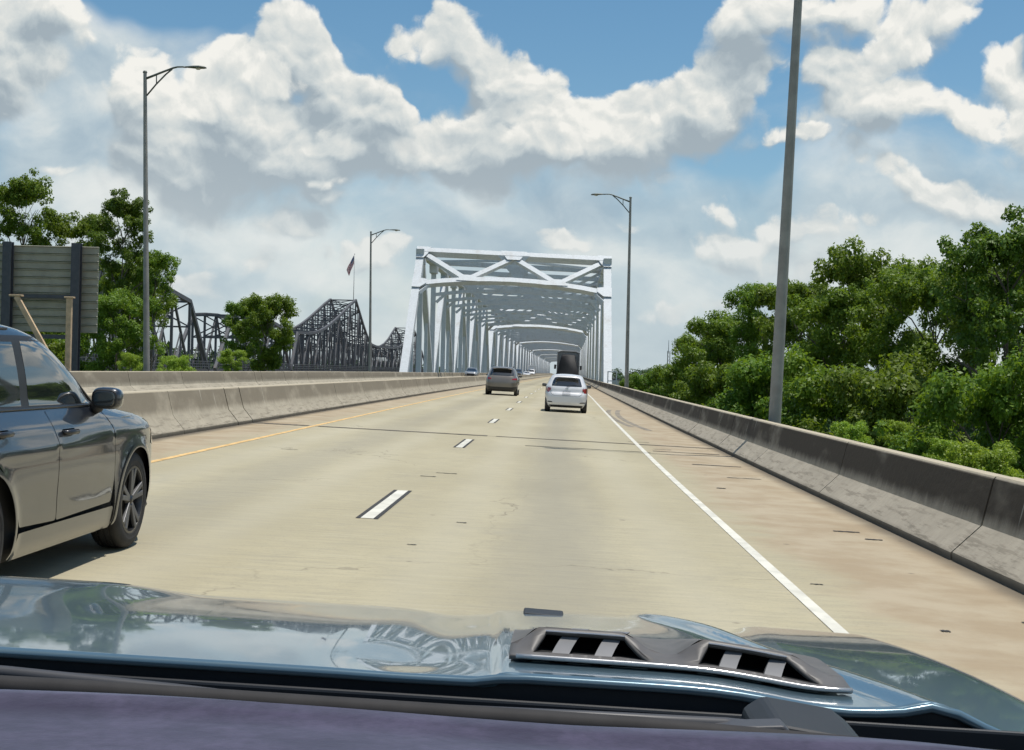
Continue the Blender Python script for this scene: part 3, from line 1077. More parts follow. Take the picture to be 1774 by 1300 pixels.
        # flat bracing between the top chords
        for j in range(1, N - 1, 2):
            ya, yb = b0 + j * P, b0 + (j + 1) * P
            member('lateral_brace', road(SL + 0.4, ya, H + 0.1), road(mid, (ya + yb) / 2, H + 0.1), 0.36, 0.3)
            member('lateral_brace', road(mid, (ya + yb) / 2, H + 0.1), road(SR - 0.4, yb, H + 0.1), 0.36, 0.3)
            member('lateral_brace', road(SR - 0.4, ya, H + 0.12), road(mid, (ya + yb) / 2, H + 0.12), 0.36, 0.3)
            member('lateral_brace', road(mid, (ya + yb) / 2, H + 0.12), road(SL + 0.4, yb, H + 0.12), 0.36, 0.3)
        # floor beams and stringers
        fb = MB() if near else far
        for j in range(N + 1):
            fb.beam(road(SL, b0 + j * P, -1.2), road(SR, b0 + j * P, -1.2), 0.5, 1.5)
        for s_ in (-13.5, -10.5, -7.5, -4.5, -1.5, 1.5, 4.0):
            fb.beam(road(s_, b0 + 0.1, -0.75), road(s_, b0 + N * P - 0.1, -0.75), 0.35, 0.85)
        if near:
            put(fb, 'floor_beams')
        else:
            o = put(far, 'truss_span')
            o['kind'] = 'stuff'
        pier = MB()
        for s_ in (SL, SR):
            p = road(s_, b0, -1.8)
            pier.tube([p, (p.x, p.y, -26)], [1.5, 1.8], 16)
        pier.beam(road(SL - 2, b0, -3.0), road(SR + 2, b0, -3.0), 2.6, 2.2)
        pier.v = [tuple(Vector(v) - root.location) for v in pier.v]
        pier.build('pier', 'girder', root, auto=40)
    # inspection box at the foot of the near right post
    b = MB()
    p = road(SR + 0.1, 128.0, 1.1)
    for dx in (-0.42, 0.42):
        b.box(p + Vector((dx, 0, 0)), (0.09, 0.5, 1.7))
    for dz in (-0.8, -0.1, 0.8):
        b.box(p + Vector((0, 0, dz)), (0.75, 0.48, 0.10))
    o = b.build('bridge_end_marker', 'white_steel')
    tag(o, 'small white framed marker at the foot of the first truss post on the tree side', 'marker')


build_new_bridge()


# ------------------------------------------------------------------ old bridge: dark cantilever truss upstream
def build_old_bridge():
    XR, XL = -79.0, -89.0
    root = empty('cantilever_truss_bridge', (-84, 300, 0.0), label='old dark steel cantilever truss bridge beyond the far parapet', cat='bridge')
    off = Vector(root.location)
    base = 0.4

    # upper chord heights at panel points along the bridge: (y, height) ; None ends a span
    spans = [
        ('camel', [(170, base), (180, 12.5), (190, 15), (201, 17), (212, 18.2), (223, 18.8), (233, 18.7), (243, 18.1), (253, 17.3), (265, 16.3), (278, 15.0), (294, base)]),
        ('deck', [(300, base), (316, 13.6), (327, 14.2), (338, 14.5), (349, 14.3), (360, 13.7), (371, 12.8), (386, base)]),
        ('cant', [(387, base), (396, 12.0), (405, 12.1), (414, 12.3), (424, 12.8), (434, 13.7), (443, 14.9), (453, 16.5), (463, 18.4), (473, 20.5), (484, 22.9), (497, 25.8), (510, 28.3),
                  (520, 24.2), (530, 20.0), (540, 16.2), (549, 13.4), (557, 11.8), (570, 11.3), (585, 11.3), (600, 11.3), (615, 11.5), (630, 11.8), (645, 12.2), (660, 13.0),
                  (675, 14.6), (690, 17.3), (705, 21), (720, 24.5), (735, 21), (750, 16), (770, 12), (800, base)]),
    ]

    def member(name, a, b, w, h, parent=root):
        mb = MB(); mb.beam(a - off, b - off, w, h, up=(0, 1, 0) if abs((b - a).y) < 0.3 * (b - a).length else (0, 0, 1))
        return mb.build(name, 'dark_steel', parent)

    V = Vector
    for nm, pts in spans:
        n = len(pts)
        for X in (XR, XL):
            for i in range(n - 1):
                (ya, za), (yb, zb) = pts[i], pts[i + 1]
                member('end_post' if i in (0, n - 2) else 'top_chord', V((X, ya, za)), V((X, yb, zb)), 0.72, 0.88)
                if 0 < i:
                    member('vertical_post', V((X, ya, base)), V((X, ya, za)), 0.52, 0.52)
                if 0 < i < n - 2:
                    zt = min(za, zb)
                    if i % 2:
                        member('diagonal', V((X, ya, za)), V((X, yb, base)), 0.46, 0.46)
                    else:
                        member('diagonal', V((X, ya, base)), V((X, yb, zb)), 0.46, 0.46)
                    # sub-panel: half-height tie and post
                    ym = (ya + yb) / 2
                    zm = (base + (za if i % 2 else zb)) / 2
                    member('sub_post', V((X, ym, base)), V((X, ym, (za + zb) / 2 if nm == 'cant' else zm)), 0.26, 0.26)
                    member('sub_tie', V((X, ya, base)) if i % 2 else V((X, yb, base)), V((X, ym, zm)), 0.24, 0.24)
            mb = MB()
            mb.beam(V((X, pts[0][0], base - 0.4)) - off, V((X, pts[-1][0], base - 0.4)) - off, 0.55, 0.9)
            mb.build('bottom_chord', 'dark_steel', root)
        # cross frames
        for i in range(1, n - 1):
            y, z = pts[i]
            sf = bpy.data.objects.new('sway_frame', None); C.objects.link(sf); sf.parent = root
            member('strut', V((XL, y, z - 0.1)), V((XR, y, z - 0.1)), 0.4, 0.55, sf)
            lo = max(7.4, z - 5.5)
            member('strut', V((XL, y, lo)), V((XR, y, lo)), 0.35, 0.45, sf)
            member('brace', V((XL, y, lo)), V((XR, y, z - 0.3)), 0.28, 0.3, sf)
            member('brace', V((XR, y, lo)), V((XL, y, z - 0.3)), 0.28, 0.3, sf)
            if z > 18:
                l2 = max(7.4, lo - 6.0)
                member('strut', V((XL, y, l2)), V((XR, y, l2)), 0.35, 0.45, sf)
                member('brace', V((XL, y, l2)), V((XR, y, lo)), 0.25, 0.3, sf)
                member('brace', V((XR, y, l2)), V((XL, y, lo)), 0.25, 0.3, sf)
            if i < n - 2:
                y2, z2 = pts[i + 1]
                member('lateral_brace', V((XL, y, z)), V((XR, y2, z2)), 0.3, 0.25)
                member('lateral_brace', V((XR, y, z + 0.03)), V((XL, y2, z2 + 0.03)), 0.3, 0.25)
        mb = MB()
        ya, yb = pts[0][0], pts[-1][0]
        mb.box(V((-84, (ya + yb) / 2, base - 0.75)) - off, (9.2, yb - ya, 0.5))
        for k in range(int((yb - ya) / 9)):
            mb.box(V((-84, ya + 4 + 9 * k, base - 1.5)) - off, (10.2, 0.5, 1.1))
        mb.build('deck', 'dark_steel', root)
        # roadway railing with close pickets
        rl = MB()
        for X in (XR + 0.9,):
            for zz in (base + 0.6, base + 1.2, base + 1.8):
                rl.box(V((X, (ya + yb) / 2, zz)) - off, (0.14, yb - ya, 0.16))
            for k in range(int((yb - ya) / 1.6)):
                rl.box(V((X, ya + 0.5 + 1.6 * k, base + 0.9)) - off, (0.12, 0.24, 1.9))
        o = rl.build('railing', 'dark_steel', root); o['kind'] = 'stuff'
        pr = MB()
        for y in ((ya, 510.0, 720.0) if nm == 'cant' else (ya,)):
            pr.box(V((-84, y, -13.0)) - off, (13, 3.4, 24.0))
        pr.build('pier', 'girder', root, bevel=0.3)
    # flag on a staff over the first cantilever tower
    fr = empty('flagpole', (XR - 0.6, 508.0, 28.6), label='tall thin flagpole standing on top of the old dark bridge tower', cat='flagpole')
    MB().tube([(0, 0, -0.3), (0, 0, 17.5)], [0.13, 0.07], 8).build('pole', 'galv', fr, smooth=True)
    MB().lathe([(0.0, 17.9), (0.16, 17.82), (0.2, 17.7), (0.12, 17.55), (0.0, 17.5)], (0, 0, 0), 'z', 10).build('finial', 'galv', fr, smooth=True)
    m, t, b = mat('flag_cloth')
    uv = t.new('ShaderNodeUVMap')
    u, v, _ = t.sep(uv.outputs[0])
    stripe = t.math('GREATER_THAN', t.math('FRACT', t.math('MULTIPLY', v, 6.5)), 0.5)
    c = t.mix(stripe, (0.50, 0.028, 0.04), (0.75, 0.74, 0.72))
    cant = t.math('MULTIPLY', t.math('LESS_THAN', u, 0.4), t.math('GREATER_THAN', v, 0.4615))
    st = t.new('ShaderNodeTexVoronoi'); st.voronoi_dimensions = '2D'; st.inputs['Randomness'].default_value = 0.0
    t.l.new(t.comb(t.math('MULTIPLY', u, 24.0), t.math('MULTIPLY', v, 15.0), 0.0), st.inputs['Vector']); st.inputs['Scale'].default_value = 1.0
    blue = t.mix(t.ramp(st.outputs['Distance'], 0.22, 0.28, 1.0, 0.0), (0.03, 0.045, 0.16), (0.75, 0.75, 0.74))
    c = t.mix(cant, c, blue)
    t.l.new(c, b.inputs['Base Color']); b.inputs['Roughness'].default_value = 0.85
    # limp cloth: hangs down along the staff in gathered folds
    fl = MB(); fl.u = []
    nu, nv = 28, 14
    for i in range(nu + 1):
        for j in range(nv + 1):
            uu, vv = i / nu, j / nv
            drop = uu * 7.2
            out = 0.15 + 2.9 * uu ** 0.9 * (0.85 + 0.15 * vv)
            x = -out * (1.0 - 0.22 * (1 - vv))
            z = 17.2 - (1 - vv) * 3.3 * (1 - 0.25 * uu) - drop * 0.80
            y = 0.35 * math.sin(uu * 9 + vv * 4) * (0.2 + uu)
            fl.v.append((x, y, z)); fl.u.append((uu, vv))
    for i in range(nu):
        for j in range(nv):
            a = i * (nv + 1) + j
            fl.f.append((a, a + 1, a + nv + 2, a + nv + 1))
    fo = empty('flag', (XR - 0.6, 508.0, 28.6), label='american flag hanging limp from the flagpole on the old bridge', cat='flag')
    fl.build('cloth', m, fo, smooth=True, fix=False)


build_old_bridge()


# ------------------------------------------------------------------ lamp posts
def make_lamp():
    root = empty('street_lamp')
    H = 12.0
    MB().tube([(0, 0, 0), (0, 0, 0.05), (0, 0, H)], [0.125, 0.125, 0.065], 16).build('pole', 'galv_dark', root, smooth=False, auto=50)
    MB().lathe([(0.0, H + 0.06), (0.055, H + 0.05), (0.085, H), (0.085, H - 0.03)], (0, 0, 0), 'z', 14).build('pole_cap', 'lamp_body', root, auto=50)
    b = MB().box((0, 0, 0.02), (0.46, 0.46, 0.05))
    for a in (-1, 1):
        for c in (-1, 1):
            b.tube([(a * 0.17, c * 0.17, 0.04), (a * 0.17, c * 0.17, 0.12)], 0.02, 6)
    b.build('base_plate', 'galv', root)
    # arm reaches along +x
    up = [(0.06, 0, H - 0.24), (0.38, 0, H - 0.12), (0.75, 0, H + 0.02), (1.08, 0, H + 0.14), (1.25, 0, H + 0.18), (1.45, 0, H + 0.18), (1.60, 0, H + 0.165)]
    MB().tube(up, [0.045, 0.042, 0.04, 0.036, 0.032, 0.03, 0.03], 10).build('arm', 'lamp_body', root, smooth=True)
    lo = [(0.06, 0, H - 0.90), (0.42, 0, H - 0.48), (0.80, 0, H - 0.10), (1.05, 0, H + 0.10)]
    MB().tube(lo, 0.030, 10).build('lower_arm', 'lamp_body', root, smooth=True)
    MB().tube([(0.44, 0, H - 0.10), (0.44, 0, H - 0.46)], 0.022, 8).build('tie_rod', 'lamp_body', root, smooth=True)
    # cobra head
    h = MB()
    prof = [(1.56, 0.05, 0.035), (1.68, 0.075, 0.05), (1.86, 0.12, 0.07), (2.08, 0.15, 0.08), (2.26, 0.13, 0.065), (2.36, 0.07, 0.03)]
    n = 14
    vs, fs = [], []
    for (x, w, hh) in prof:
        for k in range(n):
            a = 2 * math.pi * k / n
            zz = math.sin(a) * hh
            if zz < 0: zz *= 0.45
            vs.append((x, math.cos(a) * w, H + 0.165 - (x - 1.6) * 0.05 + zz))
    for i in range(len(prof) - 1):
        for k in range(n):
            k2 = (k + 1) % n
            fs.append((i * n + k, i * n + k2, (i + 1) * n + k2, (i + 1) * n + k))
    fs += [tuple(range(n)), tuple((len(prof) - 1) * n + k for k in range(n))]
    head = h.add(vs, fs).build('lamp_head', 'lamp_body', root, smooth=True)
    MB().lathe([(0.0, -0.055), (0.07, -0.045), (0.11, -0.01), (0.115, 0.02)], (2.05, 0, H + 0.115), 'z', 14).build('lens', 'glass_lens', head, smooth=True)
    return root


lamp0 = make_lamp()
lamps = [
    # s, y, height of foot, scale, turned, lean, label
    (4.62, 27.6, 0.05, 1.08, math.pi, 0.030, 'tall grey lamp post rising past the top of the picture beside the nearest parapet'),
    (4.42, 85.0, 0.05, 1.095, math.pi, -0.004, 'slim lamp post with its arm over the road just before the white bridge, tree side'),
    (-14.97, 47.0, 0.25, 0.955, 0.0, -0.030, 'tall lamp post with curved arm beside the sign back, behind the far parapet'),
    (-14.97, 102.0, 0.05, 0.98, 0.0, -0.018, 'distant lamp post with curved arm next to the old bridge tower and its flag'),
]
for i, (s_, y, h, sc, rot, lean, lab) in enumerate(lamps):
    o = lamp0 if i == 0 else copy_tree(lamp0)
    o.location = road(s_, y, h)
    o.rotation_euler = (0, lean, rot) if rot == 0 else (0, -lean, rot)
    o.scale = (sc, sc, sc)
    tag(o, lab, 'street lamp', 'lamp posts along the bridge approach')
    # concrete bracket that carries it on the outside of the parapet
    pb = MB()
    p = road(s_, y, 0)
    sgn = 1 if s_ > 0 else -1
    pb.box(p + Vector((0, 0, -0.55)), (0.52, 0.8, 1.2))
    q = tag(pb.build('lamp_pedestal', 'girder'), None, None)
    q.parent = None
    tag(q, ['concrete lamp pedestal behind the nearest parapet', 'concrete lamp pedestal just before the white bridge', 'concrete lamp pedestal by the sign back', 'concrete lamp pedestal in line with the old bridge tower'][i], 'pedestal', 'lamp pedestals')


# ------------------------------------------------------------------ back of a large road sign
def build_sign():
    Y = 43.8
    xr = -15.61
    W = 5.4
    z0, z1 = 2.51, 5.46
    root = empty('road_sign', (xr - W / 2, Y, 0), label='back of a large road sign made of ribbed aluminium planks on dark steel posts', cat='road sign')
    n = 11
    ph = (z1 - z0) / n
    for i in range(n):
        z = z0 + ph * i
        pr = [(0.0, z + 0.006), (0.028, z + 0.006), (0.05, z + 0.018), (0.05, z + 0.034), (0.012, z + 0.05), (0.012, z + ph - 0.05), (0.05, z + ph - 0.034), (0.05, z + ph - 0.018), (0.028, z + ph - 0.006), (0.0, z + ph - 0.006)]
        mb = MB().prism([(-a, b) for a, b in pr], 0, -W / 2, W / 2)
        mb.build('sign_plank', 'sign_alu', root)
    for xx in (-W / 2 + 0.35, W / 2 - 3.06, W / 2 - 0.70):
        mb = MB()
        # wide-flange post: two flanges and a web
        mb.box((xx, -0.085, 1.85), (0.30, 0.022, 7.4))
        mb.box((xx, -0.30, 1.85), (0.30, 0.022, 7.4))
        mb.box((xx, -0.19, 1.85), (0.02, 0.19, 7.4))
        mb.build('post', 'post_steel', root)
    mb = MB()
    mb.box((W / 2 - 1.88, -0.20, 3.72), (2.06, 0.10, 0.12))
    mb.build('cross_rail', 'post_steel', root)
    mb = MB(); mb.box((W / 2 - 1.88, -0.20, 2.36), (2.06, 0.10, 0.14)); mb.build('cross_rail', 'post_steel', root)
    face = MB().box((0, 0.012, (z0 + z1) / 2), (W, 0.012, z1 - z0))
    face.build('sign_face', simple('green_sign_sheet', (0.02, 0.16, 0.06), 0.4), root)
    # timber props standing in front of it
    t1 = MB(); t1.beam((-15.72, 41.5, -1.4), (-15.72, 41.5, 3.58), 0.17, 0.14, up=(0, 1, 0))
    t1.box((-15.72, 41.5, 3.60), (0.30, 0.2, 0.05))
    tag(t1.build('timber_post', 'wood', bevel=0.01), 'upright pale timber post in front of the sign back', 'post')
    t2 = MB(); t2.beam((-15.35, 41.2, 0.2), (-17.5, 41.6, 3.60), 0.16, 0.12, up=(0, 1, 0))
    t2.box((-17.52, 41.62, 3.63), (0.42, 0.2, 0.06))
    tag(t2.build('timber_prop', 'wood', bevel=0.01), 'slanting pale timber prop leaning against the sign back', 'prop')


build_sign()


# ------------------------------------------------------------------ trees
def leaf_cloud(centres, seed, per, size, name, material, flat=0.75):
    """centres: (x, y, z, r). Many small bent leaves through each clump's shell."""
    r_ = np.random.RandomState(seed)
    V, F = [], []
    out_v = []
    for (cx, cy, cz, r) in centres:
        n = max(12, int(per * (r ** 2)))
        d = r_.normal(size=(n, 3)); d /= np.linalg.norm(d, axis=1)[:, None]
        rad = r * (0.55 + 0.5 * r_.rand(n)) * (1.0 + 0.25 * np.sin(d[:, 0] * 5 + cx * 3) * np.cos(d[:, 1] * 4 + cz))
        p = d * rad[:, None]
        p[:, 2] *= flat
        p += np.array([cx, cy, cz])
        # leaf frame: normal leans outward and up
        nn = d * 0.8 + np.array([0, 0, 0.55]) + r_.normal(size=(n, 3)) * 0.5
        nn /= np.linalg.norm(nn, axis=1)[:, None]
        a = np.cross(nn, r_.normal(size=(n, 3))); a /= np.linalg.norm(a, axis=1)[:, None] + 1e-9
        b = np.cross(nn, a)
        s = size * (0.6 + 0.8 * r_.rand(n))[:, None]
        q = np.stack([p - a * s * 0.62, p - b * s * 0.36 - nn * s * 0.1, p + a * s * 0.62, p + b * s * 0.36 - nn * s * 0.1], axis=1)
        out_v.append(q.reshape(-1, 3))
    v = np.concatenate(out_v)
    nq = len(v) // 4
    me = bpy.data.meshes.new(name)
    me.vertices.add(len(v)); me.vertices.foreach_set('co', v.astype(np.float32).ravel())
    me.loops.add(nq * 4); me.loops.foreach_set('vertex_index', np.arange(nq * 4, dtype=np.int32))
    me.polygons.add(nq)
    me.polygons.foreach_set('loop_start', np.arange(0, nq * 4, 4, dtype=np.int32))
    me.polygons.foreach_set('loop_total', np.full(nq, 4, dtype=np.int32))
    me.materials.append(M[material])
    me.update(); me.validate()
    return me


def tree_meshes(seed, H, R, material, base_frac=0.2, size=0.22, per=120, clumps=70, trunk_r=0.28, lean=0.0, openness=0.0):
    """A crown of leafy clumps hung on forked limbs."""
    r_ = np.random.RandomState(seed)
    tb = MB()
    tips = []
    top = Vector((lean * H, 0, H * 0.78))
    trunk = [Vector((0, 0, 0)), Vector((lean * H * 0.2 + r_.randn() * 0.1, r_.randn() * 0.1, H * 0.25)), Vector((lean * H * 0.5, r_.randn() * 0.2, H * 0.5)), top]
    tb.tube(trunk, [trunk_r, trunk_r * 0.8, trunk_r * 0.55, trunk_r * 0.2], 9)
    nl = 15
    for i in range(nl):
        q = base_frac + (0.95 - base_frac) * (i + r_.rand() * 0.6) / nl
        k = min(q / 0.78, 0.98) * 3
        i0 = int(min(k, 2.999)); f = k - i0
        a = trunk[i0].lerp(trunk[i0 + 1], f)
        ang = i * 2.4 + r_.rand() * 0.9
        prof = math.sin(math.pi * min(1.0, (q - base_frac) / (1.05 - base_frac)) ** 0.75) * 0.85 + 0.22
        L = R * prof * (0.72 + 0.5 * r_.rand())
        rise = (0.25 + 0.55 * q) * L * (0.6 + 0.6 * r_.rand())
        b = a + Vector((math.cos(ang) * L, math.sin(ang) * L, rise))
        m = a.lerp(b, 0.5) + Vector((r_.randn() * 0.15, r_.randn() * 0.15, 0.12 * L))
        rr = trunk_r * 0.42 * (1 - q * 0.5)
        tb.tube([a, m, b], [rr, rr * 0.6, rr * 0.2], 6)
        for tq in (0.45, 0.7, 0.92, 1.06):
            tips.append((a.lerp(b, tq) + Vector((0, 0, 0.1 * L * (1 - tq))), tq, L))
        for s_ in range(2):
            w = a.lerp(b, 0.45 + 0.25 * s_)
            c = w + Vector((math.cos(ang + (0.9 if s_ else -0.9)) * L * 0.45, math.sin(ang + (0.9 if s_ else -0.9)) * L * 0.45, 0.25 * L))
            tb.tube([w, c], [rr * 0.4, rr * 0.12], 5)
            tips.append((c, 0.9, L)); tips.append((w.lerp(c, 0.55), 0.7, L))
    tips.append((top + Vector((0, 0, H * 0.08)), 1, R)); tips.append((top + Vector((0, 0, H * 0.16)), 1, R * 0.7))
    r_.shuffle(tips)
    cs = []
    for (p, tq, L) in tips:
        if r_.rand() < openness:
            continue
        k = 2 if tq > 0.6 else 1
        for _ in range(k):
            o = r_.randn(3) * 0.16 * L
            rr = (0.24 + 0.30 * r_.rand()) * R * 0.48
            cs.append((p.x + o[0], p.y + o[1], p.z + o[2] * 0.8, rr))
    crown = leaf_cloud(cs, seed + 50, per, size, 'crown', material)
    trunk_me = tb.mesh('trunk', 'bark', smooth=True)
    return trunk_me, crown


TREES = {}


def tree_kind(key, *a, **k):
    TREES[key] = tree_meshes(*a, **k)


tree_kind('broad', 11, 16.0, 5.2, 'leaf', size=0.26, per=210)
tree_kind('tall', 23, 18.0, 4.2, 'leaf_dark', size=0.26, per=220)
tree_kind('open', 31, 13.5, 3.9, 'leaf', size=0.26, per=170, openness=0.15, base_frac=0.3)
tree_kind('dense', 43, 12.0, 4.6, 'leaf', size=0.25, per=220, base_frac=0.06)
tree_kind('fresh', 57, 12.0, 4.4, 'leaf', size=0.26, per=210, base_frac=0.05)
tree_kind('bush', 61, 3.6, 2.0, 'leaf_bright', size=0.13, per=420, base_frac=0.02, trunk_r=0.08)


SIZE = {}
for k_, (tm_, cm_) in TREES.items():
    a_ = np.zeros(len(cm_.vertices) * 3); cm_.vertices.foreach_get('co', a_)
    a_ = a_.reshape(-1, 3)
    SIZE[k_] = (np.percentile(a_[:, 2], 99.8), (np.percentile(a_[:, 0], 98.5) - np.percentile(a_[:, 0], 1.5)))


def plant(kind, name, x, y, top, label, cat='tree', wpx=200, rot=0.0, group=None, zg=None):
    tm, cm = TREES[kind]
    H0, W0 = SIZE[kind]
    zg = terrain_z(x, y) - 0.3 if zg is None else zg
    s = (top - zg) / H0
    w = wpx / 2250.0 * y / W0
    root = empty(name, (x, y, zg), (0, 0, rot), label, cat, group)
    a = bpy.data.objects.new('trunk', tm); C.objects.link(a); a.parent = root
    a.scale = (w, w, s)
    sc = min(s, 1.22 * w)      # crowns keep their shape; the bare trunk below makes up the height
    b = bpy.data.objects.new('crown', cm); C.objects.link(b); b.parent = root
    b.scale = (w, w, sc); b.location = (0, 0, (s - sc) * H0)
    return root


def bearing(px, y):
    """sideways position of something seen at picture column px when it stands y metres on (px at eye level)."""
    return math.tan(math.atan((px - 887.0) / 2250.0) + YAW) * y


def top_at(px, py, y):
    v = (py - 650.0) - ROLL * (px - 887.0)
    return EYE - v / 2250.0 * y * math.hypot(1, (px - 887.0) / 2250.0) * 0.995 + PITCH * y


RT = 'trees below the parapet on the shoulder side'
right = [
    ('tall', 1742, 52, 388, 215, 'tallest right hand tree, its dark crown reaching highest beside the picture edge'),
    ('open', 1690, 60, 468, 120, 'airy leafy tree in front of the tallest tree'),
    ('broad', 1618, 66, 462, 190, 'broad mid green tree left of the tallest tree'),
    ('broad', 1522, 76, 440, 185, 'round topped tree with the second highest crown in the tree row'),
    ('open', 1450, 72, 500, 140, 'looser tree filling the gap beside the round topped tree'),
    ('fresh', 1378, 88, 492, 130, 'yellow green tree showing just to the far side of the nearest lamp post'),
    ('fresh', 1322, 94, 494, 110, 'bushy tree directly behind the nearest lamp post'),
    ('dense', 1262, 100, 542, 120, 'medium tree sloping down towards the river end of the tree row'),
    ('fresh', 1215, 112, 580, 110, 'low leafy tree at the river end of the tree row'),
    ('tall', 1800, 60, 420, 200, 'dark tree at the very edge of the picture behind the tallest tree'),
    ('dense', 1570, 52, 620, 240, 'low dark leafy tree filling in under the broad mid green tree'),
    ('dense', 1450, 62, 620, 230, 'low dark leafy tree under the looser tree'),
    ('dense', 1730, 42, 620, 260, 'low dark leafy tree under the tallest tree'),
    ('dense', 1350, 74, 600, 200, 'low dark leafy tree just past the nearest lamp post'),
    ('fresh', 1255, 90, 632, 150, 'low dark leafy tree near the river end of the tree row'),
    ('dense', 1140, 230, 640, 70, 'small distant tree on the river bank under the radio mast'),
    ('fresh', 1180, 160, 632, 80, 'distant tree on the bank just before the tree row starts'),
    ('dense', 1110, 280, 652, 60, 'farthest small tree on the river bank past the white bridge post'),
]
for i, (k, px, y, py, wp, lab) in enumerate(right):
    plant(k, 'broadleaf_tree', bearing(px, y), y, top_at(px, py, y), lab, group=RT, rot=i * 1.9 + 0.4, wpx=wp)
bsh = [
    (1712, 36, 760, 110, 'brightest yellow green shrub just over the parapet'),
    (1640, 38, 755, 70, 'fresh green shrub left of the brightest shrub over the parapet'),
    (1596, 43, 765, 80, 'small shrub under the trees, third along the parapet'),
    (1478, 48, 728, 60, 'small shrub peeping above the parapet nearest the lamp post'),
    (1560, 46, 726, 60, 'taller loose shrub behind the third shrub along the parapet'),
]
for i, (px, y, py, wp, lab) in enumerate(bsh):
    t_ = top_at(px, py, y)
    plant('bush', 'shrub', bearing(px, y), y, t_, lab, 'shrub', rot=i * 2.1, group='shrubs behind the parapet', zg=t_ - 3.0, wpx=wp)
LT = 'trees behind the sign and old bridge'
left = [
    ('open', 35, 96, 322, 110, 'airy tree with sky showing through its crown above the sign back'),
    ('open', 125, 100, 374, 110, 'low rounded treetop peeking over the middle of the sign back'),
    ('tall', 208, 82, 340, 105, 'tall dark tree right beside the sign back, in front of the old bridge'),
    ('open', 262, 84, 436, 75, 'leafy branching tree behind the first lamp post on the left'),
    ('dense', 200, 76, 505, 105, 'low bushy tree at the foot of the sign back'),
    ('broad', 222, 90, 455, 100, 'rounded tree filling the gap between the dark tree and the lamp post'),
    ('fresh', 458, 120, 512, 92, 'rounded green tree standing between the two old bridge spans'),
    ('fresh', 424, 128, 522, 70, 'second rounded tree joined to the one between the old bridge spans'),
    ('dense', 90, 88, 560, 160, 'dark leafy tree filling in below the sign back'),
    ('dense', 0, 80, 480, 160, 'dark tree behind the sign planks at the picture edge'),
]
for i, (k, px, y, py, wp, lab) in enumerate(left):
    plant(k, 'broadleaf_tree', bearing(px, y), y, top_at(px, py, y), lab, group=LT, rot=i * 1.3 + 2.0, wpx=wp)
for i, (px, y, py, wp, lab) in enumerate([(305, 74, 616, 55, 'low green shrub behind the far parapet beside the lamp post'), (225, 70, 612, 40, 'small dark shrub at the foot of the lamp post'), (400, 110, 606, 45, 'small shrub at the foot of the rounded green tree')]):
    t_ = top_at(px, py, y)
    plant('bush', 'shrub', bearing(px, y), y, t_, lab, 'shrub', rot=i * 2.1, zg=t_ - 2.0, wpx=wp)


# far wooded bank
def far_wood(name, x0, x1, y, z0, h, n, seed, dy=60):
    r_ = np.random.RandomState(seed)
    cs = []
    for i in range(n):
        x = x0 + (x1 - x0) * r_.rand()
        hh = h * (0.65 + 0.5 * r_.rand() + 0.25 * math.sin(x * 0.013 + seed))
        for k in range(3):
            cs.append((x + r_.randn() * 4, y + r_.rand() * dy, z0 + hh * (0.35 + 0.28 * k), 4.2 + 2.2 * r_.rand()))
    me = leaf_cloud(cs, seed, 5.0, 1.5, name, 'leaf_far')
    o = bpy.data.objects.new(name, me); C.objects.link(o)
    return tag(o, kind='stuff')


far_wood('far_woods', -900, 900, 1190, -10, 15, 420, 5, 120)
far_wood('river_bank_woods', 20, 240, 430, -14, 14, 110, 6, 120)
far_wood('old_bridge_woods', -210, -95, 330, -12, 14, 90, 8, 110)
far_wood('bank_woods', 28, 130, 290, -12, 11.5, 70, 9, 90)


# radio mast and two small buildings far off on the shoulder side
def build_far_bits():
    y = 420.0
    x = bearing(1157, y)
    z0 = -12
    zt = top_at(1157, 590, y)
    mb = MB()
    legs = [(0.5, 0.0), (-0.25, 0.43), (-0.25, -0.43)]
    root = empty('radio_mast', (x, y, z0), label='thin radio mast rising above the distant trees', cat='mast')
    Ht = zt - z0
    for (a, b) in legs:
        mb.tube([(a, b, 0), (a, b, Ht * 0.86)], 0.11, 6)
    mb.build('mast_leg', 'galv_dark', root)
    br = MB()
    n = 18
    for i in range(n):
        z1, z2 = Ht * 0.86 * i / n, Ht * 0.86 * (i + 1) / n
        for k in range(3):
            a, b = legs[k], legs[(k + 1) % 3]
            br.beam((a[0], a[1], z1), (b[0], b[1], z2), 0.06, 0.06)
    br.build('lattice', 'galv_dark', root)
    MB().tube([(0, 0, Ht * 0.84), (0, 0, Ht)], [0.15, 0.08], 6).build('antenna', 'galv', root)
    for i, (px, py, w, lab) in enumerate([(1066, 655, 3.6, 'tiny pale shed beside the far lamp post'), (1073, 657, 3.2, 'second tiny pale shed between the far lamp post and truss')]):
        yb = 300.0 + 6 * i
        xb = bearing(px, yb)
        zt = top_at(px, py, yb)
        r2 = empty('shed', (xb, yb, zt - 3.0), label=lab, cat='shed', group='far sheds')
        MB().box((0, 0, -6.0), (w * 0.55, 3, 17)).build('wall', 'building', r2)
        MB().prism([(-w * 0.3, 2.5), (w * 0.3, 2.5), (0, 3.0)], 1, -1.7, 1.7).build('roof', 'building_roof', r2)


build_far_bits()


def sst(a, b, v):
    t_ = min(1.0, max(0.0, (v - a) / (b - a)))
    return t_ * t_ * (3 - 2 * t_)


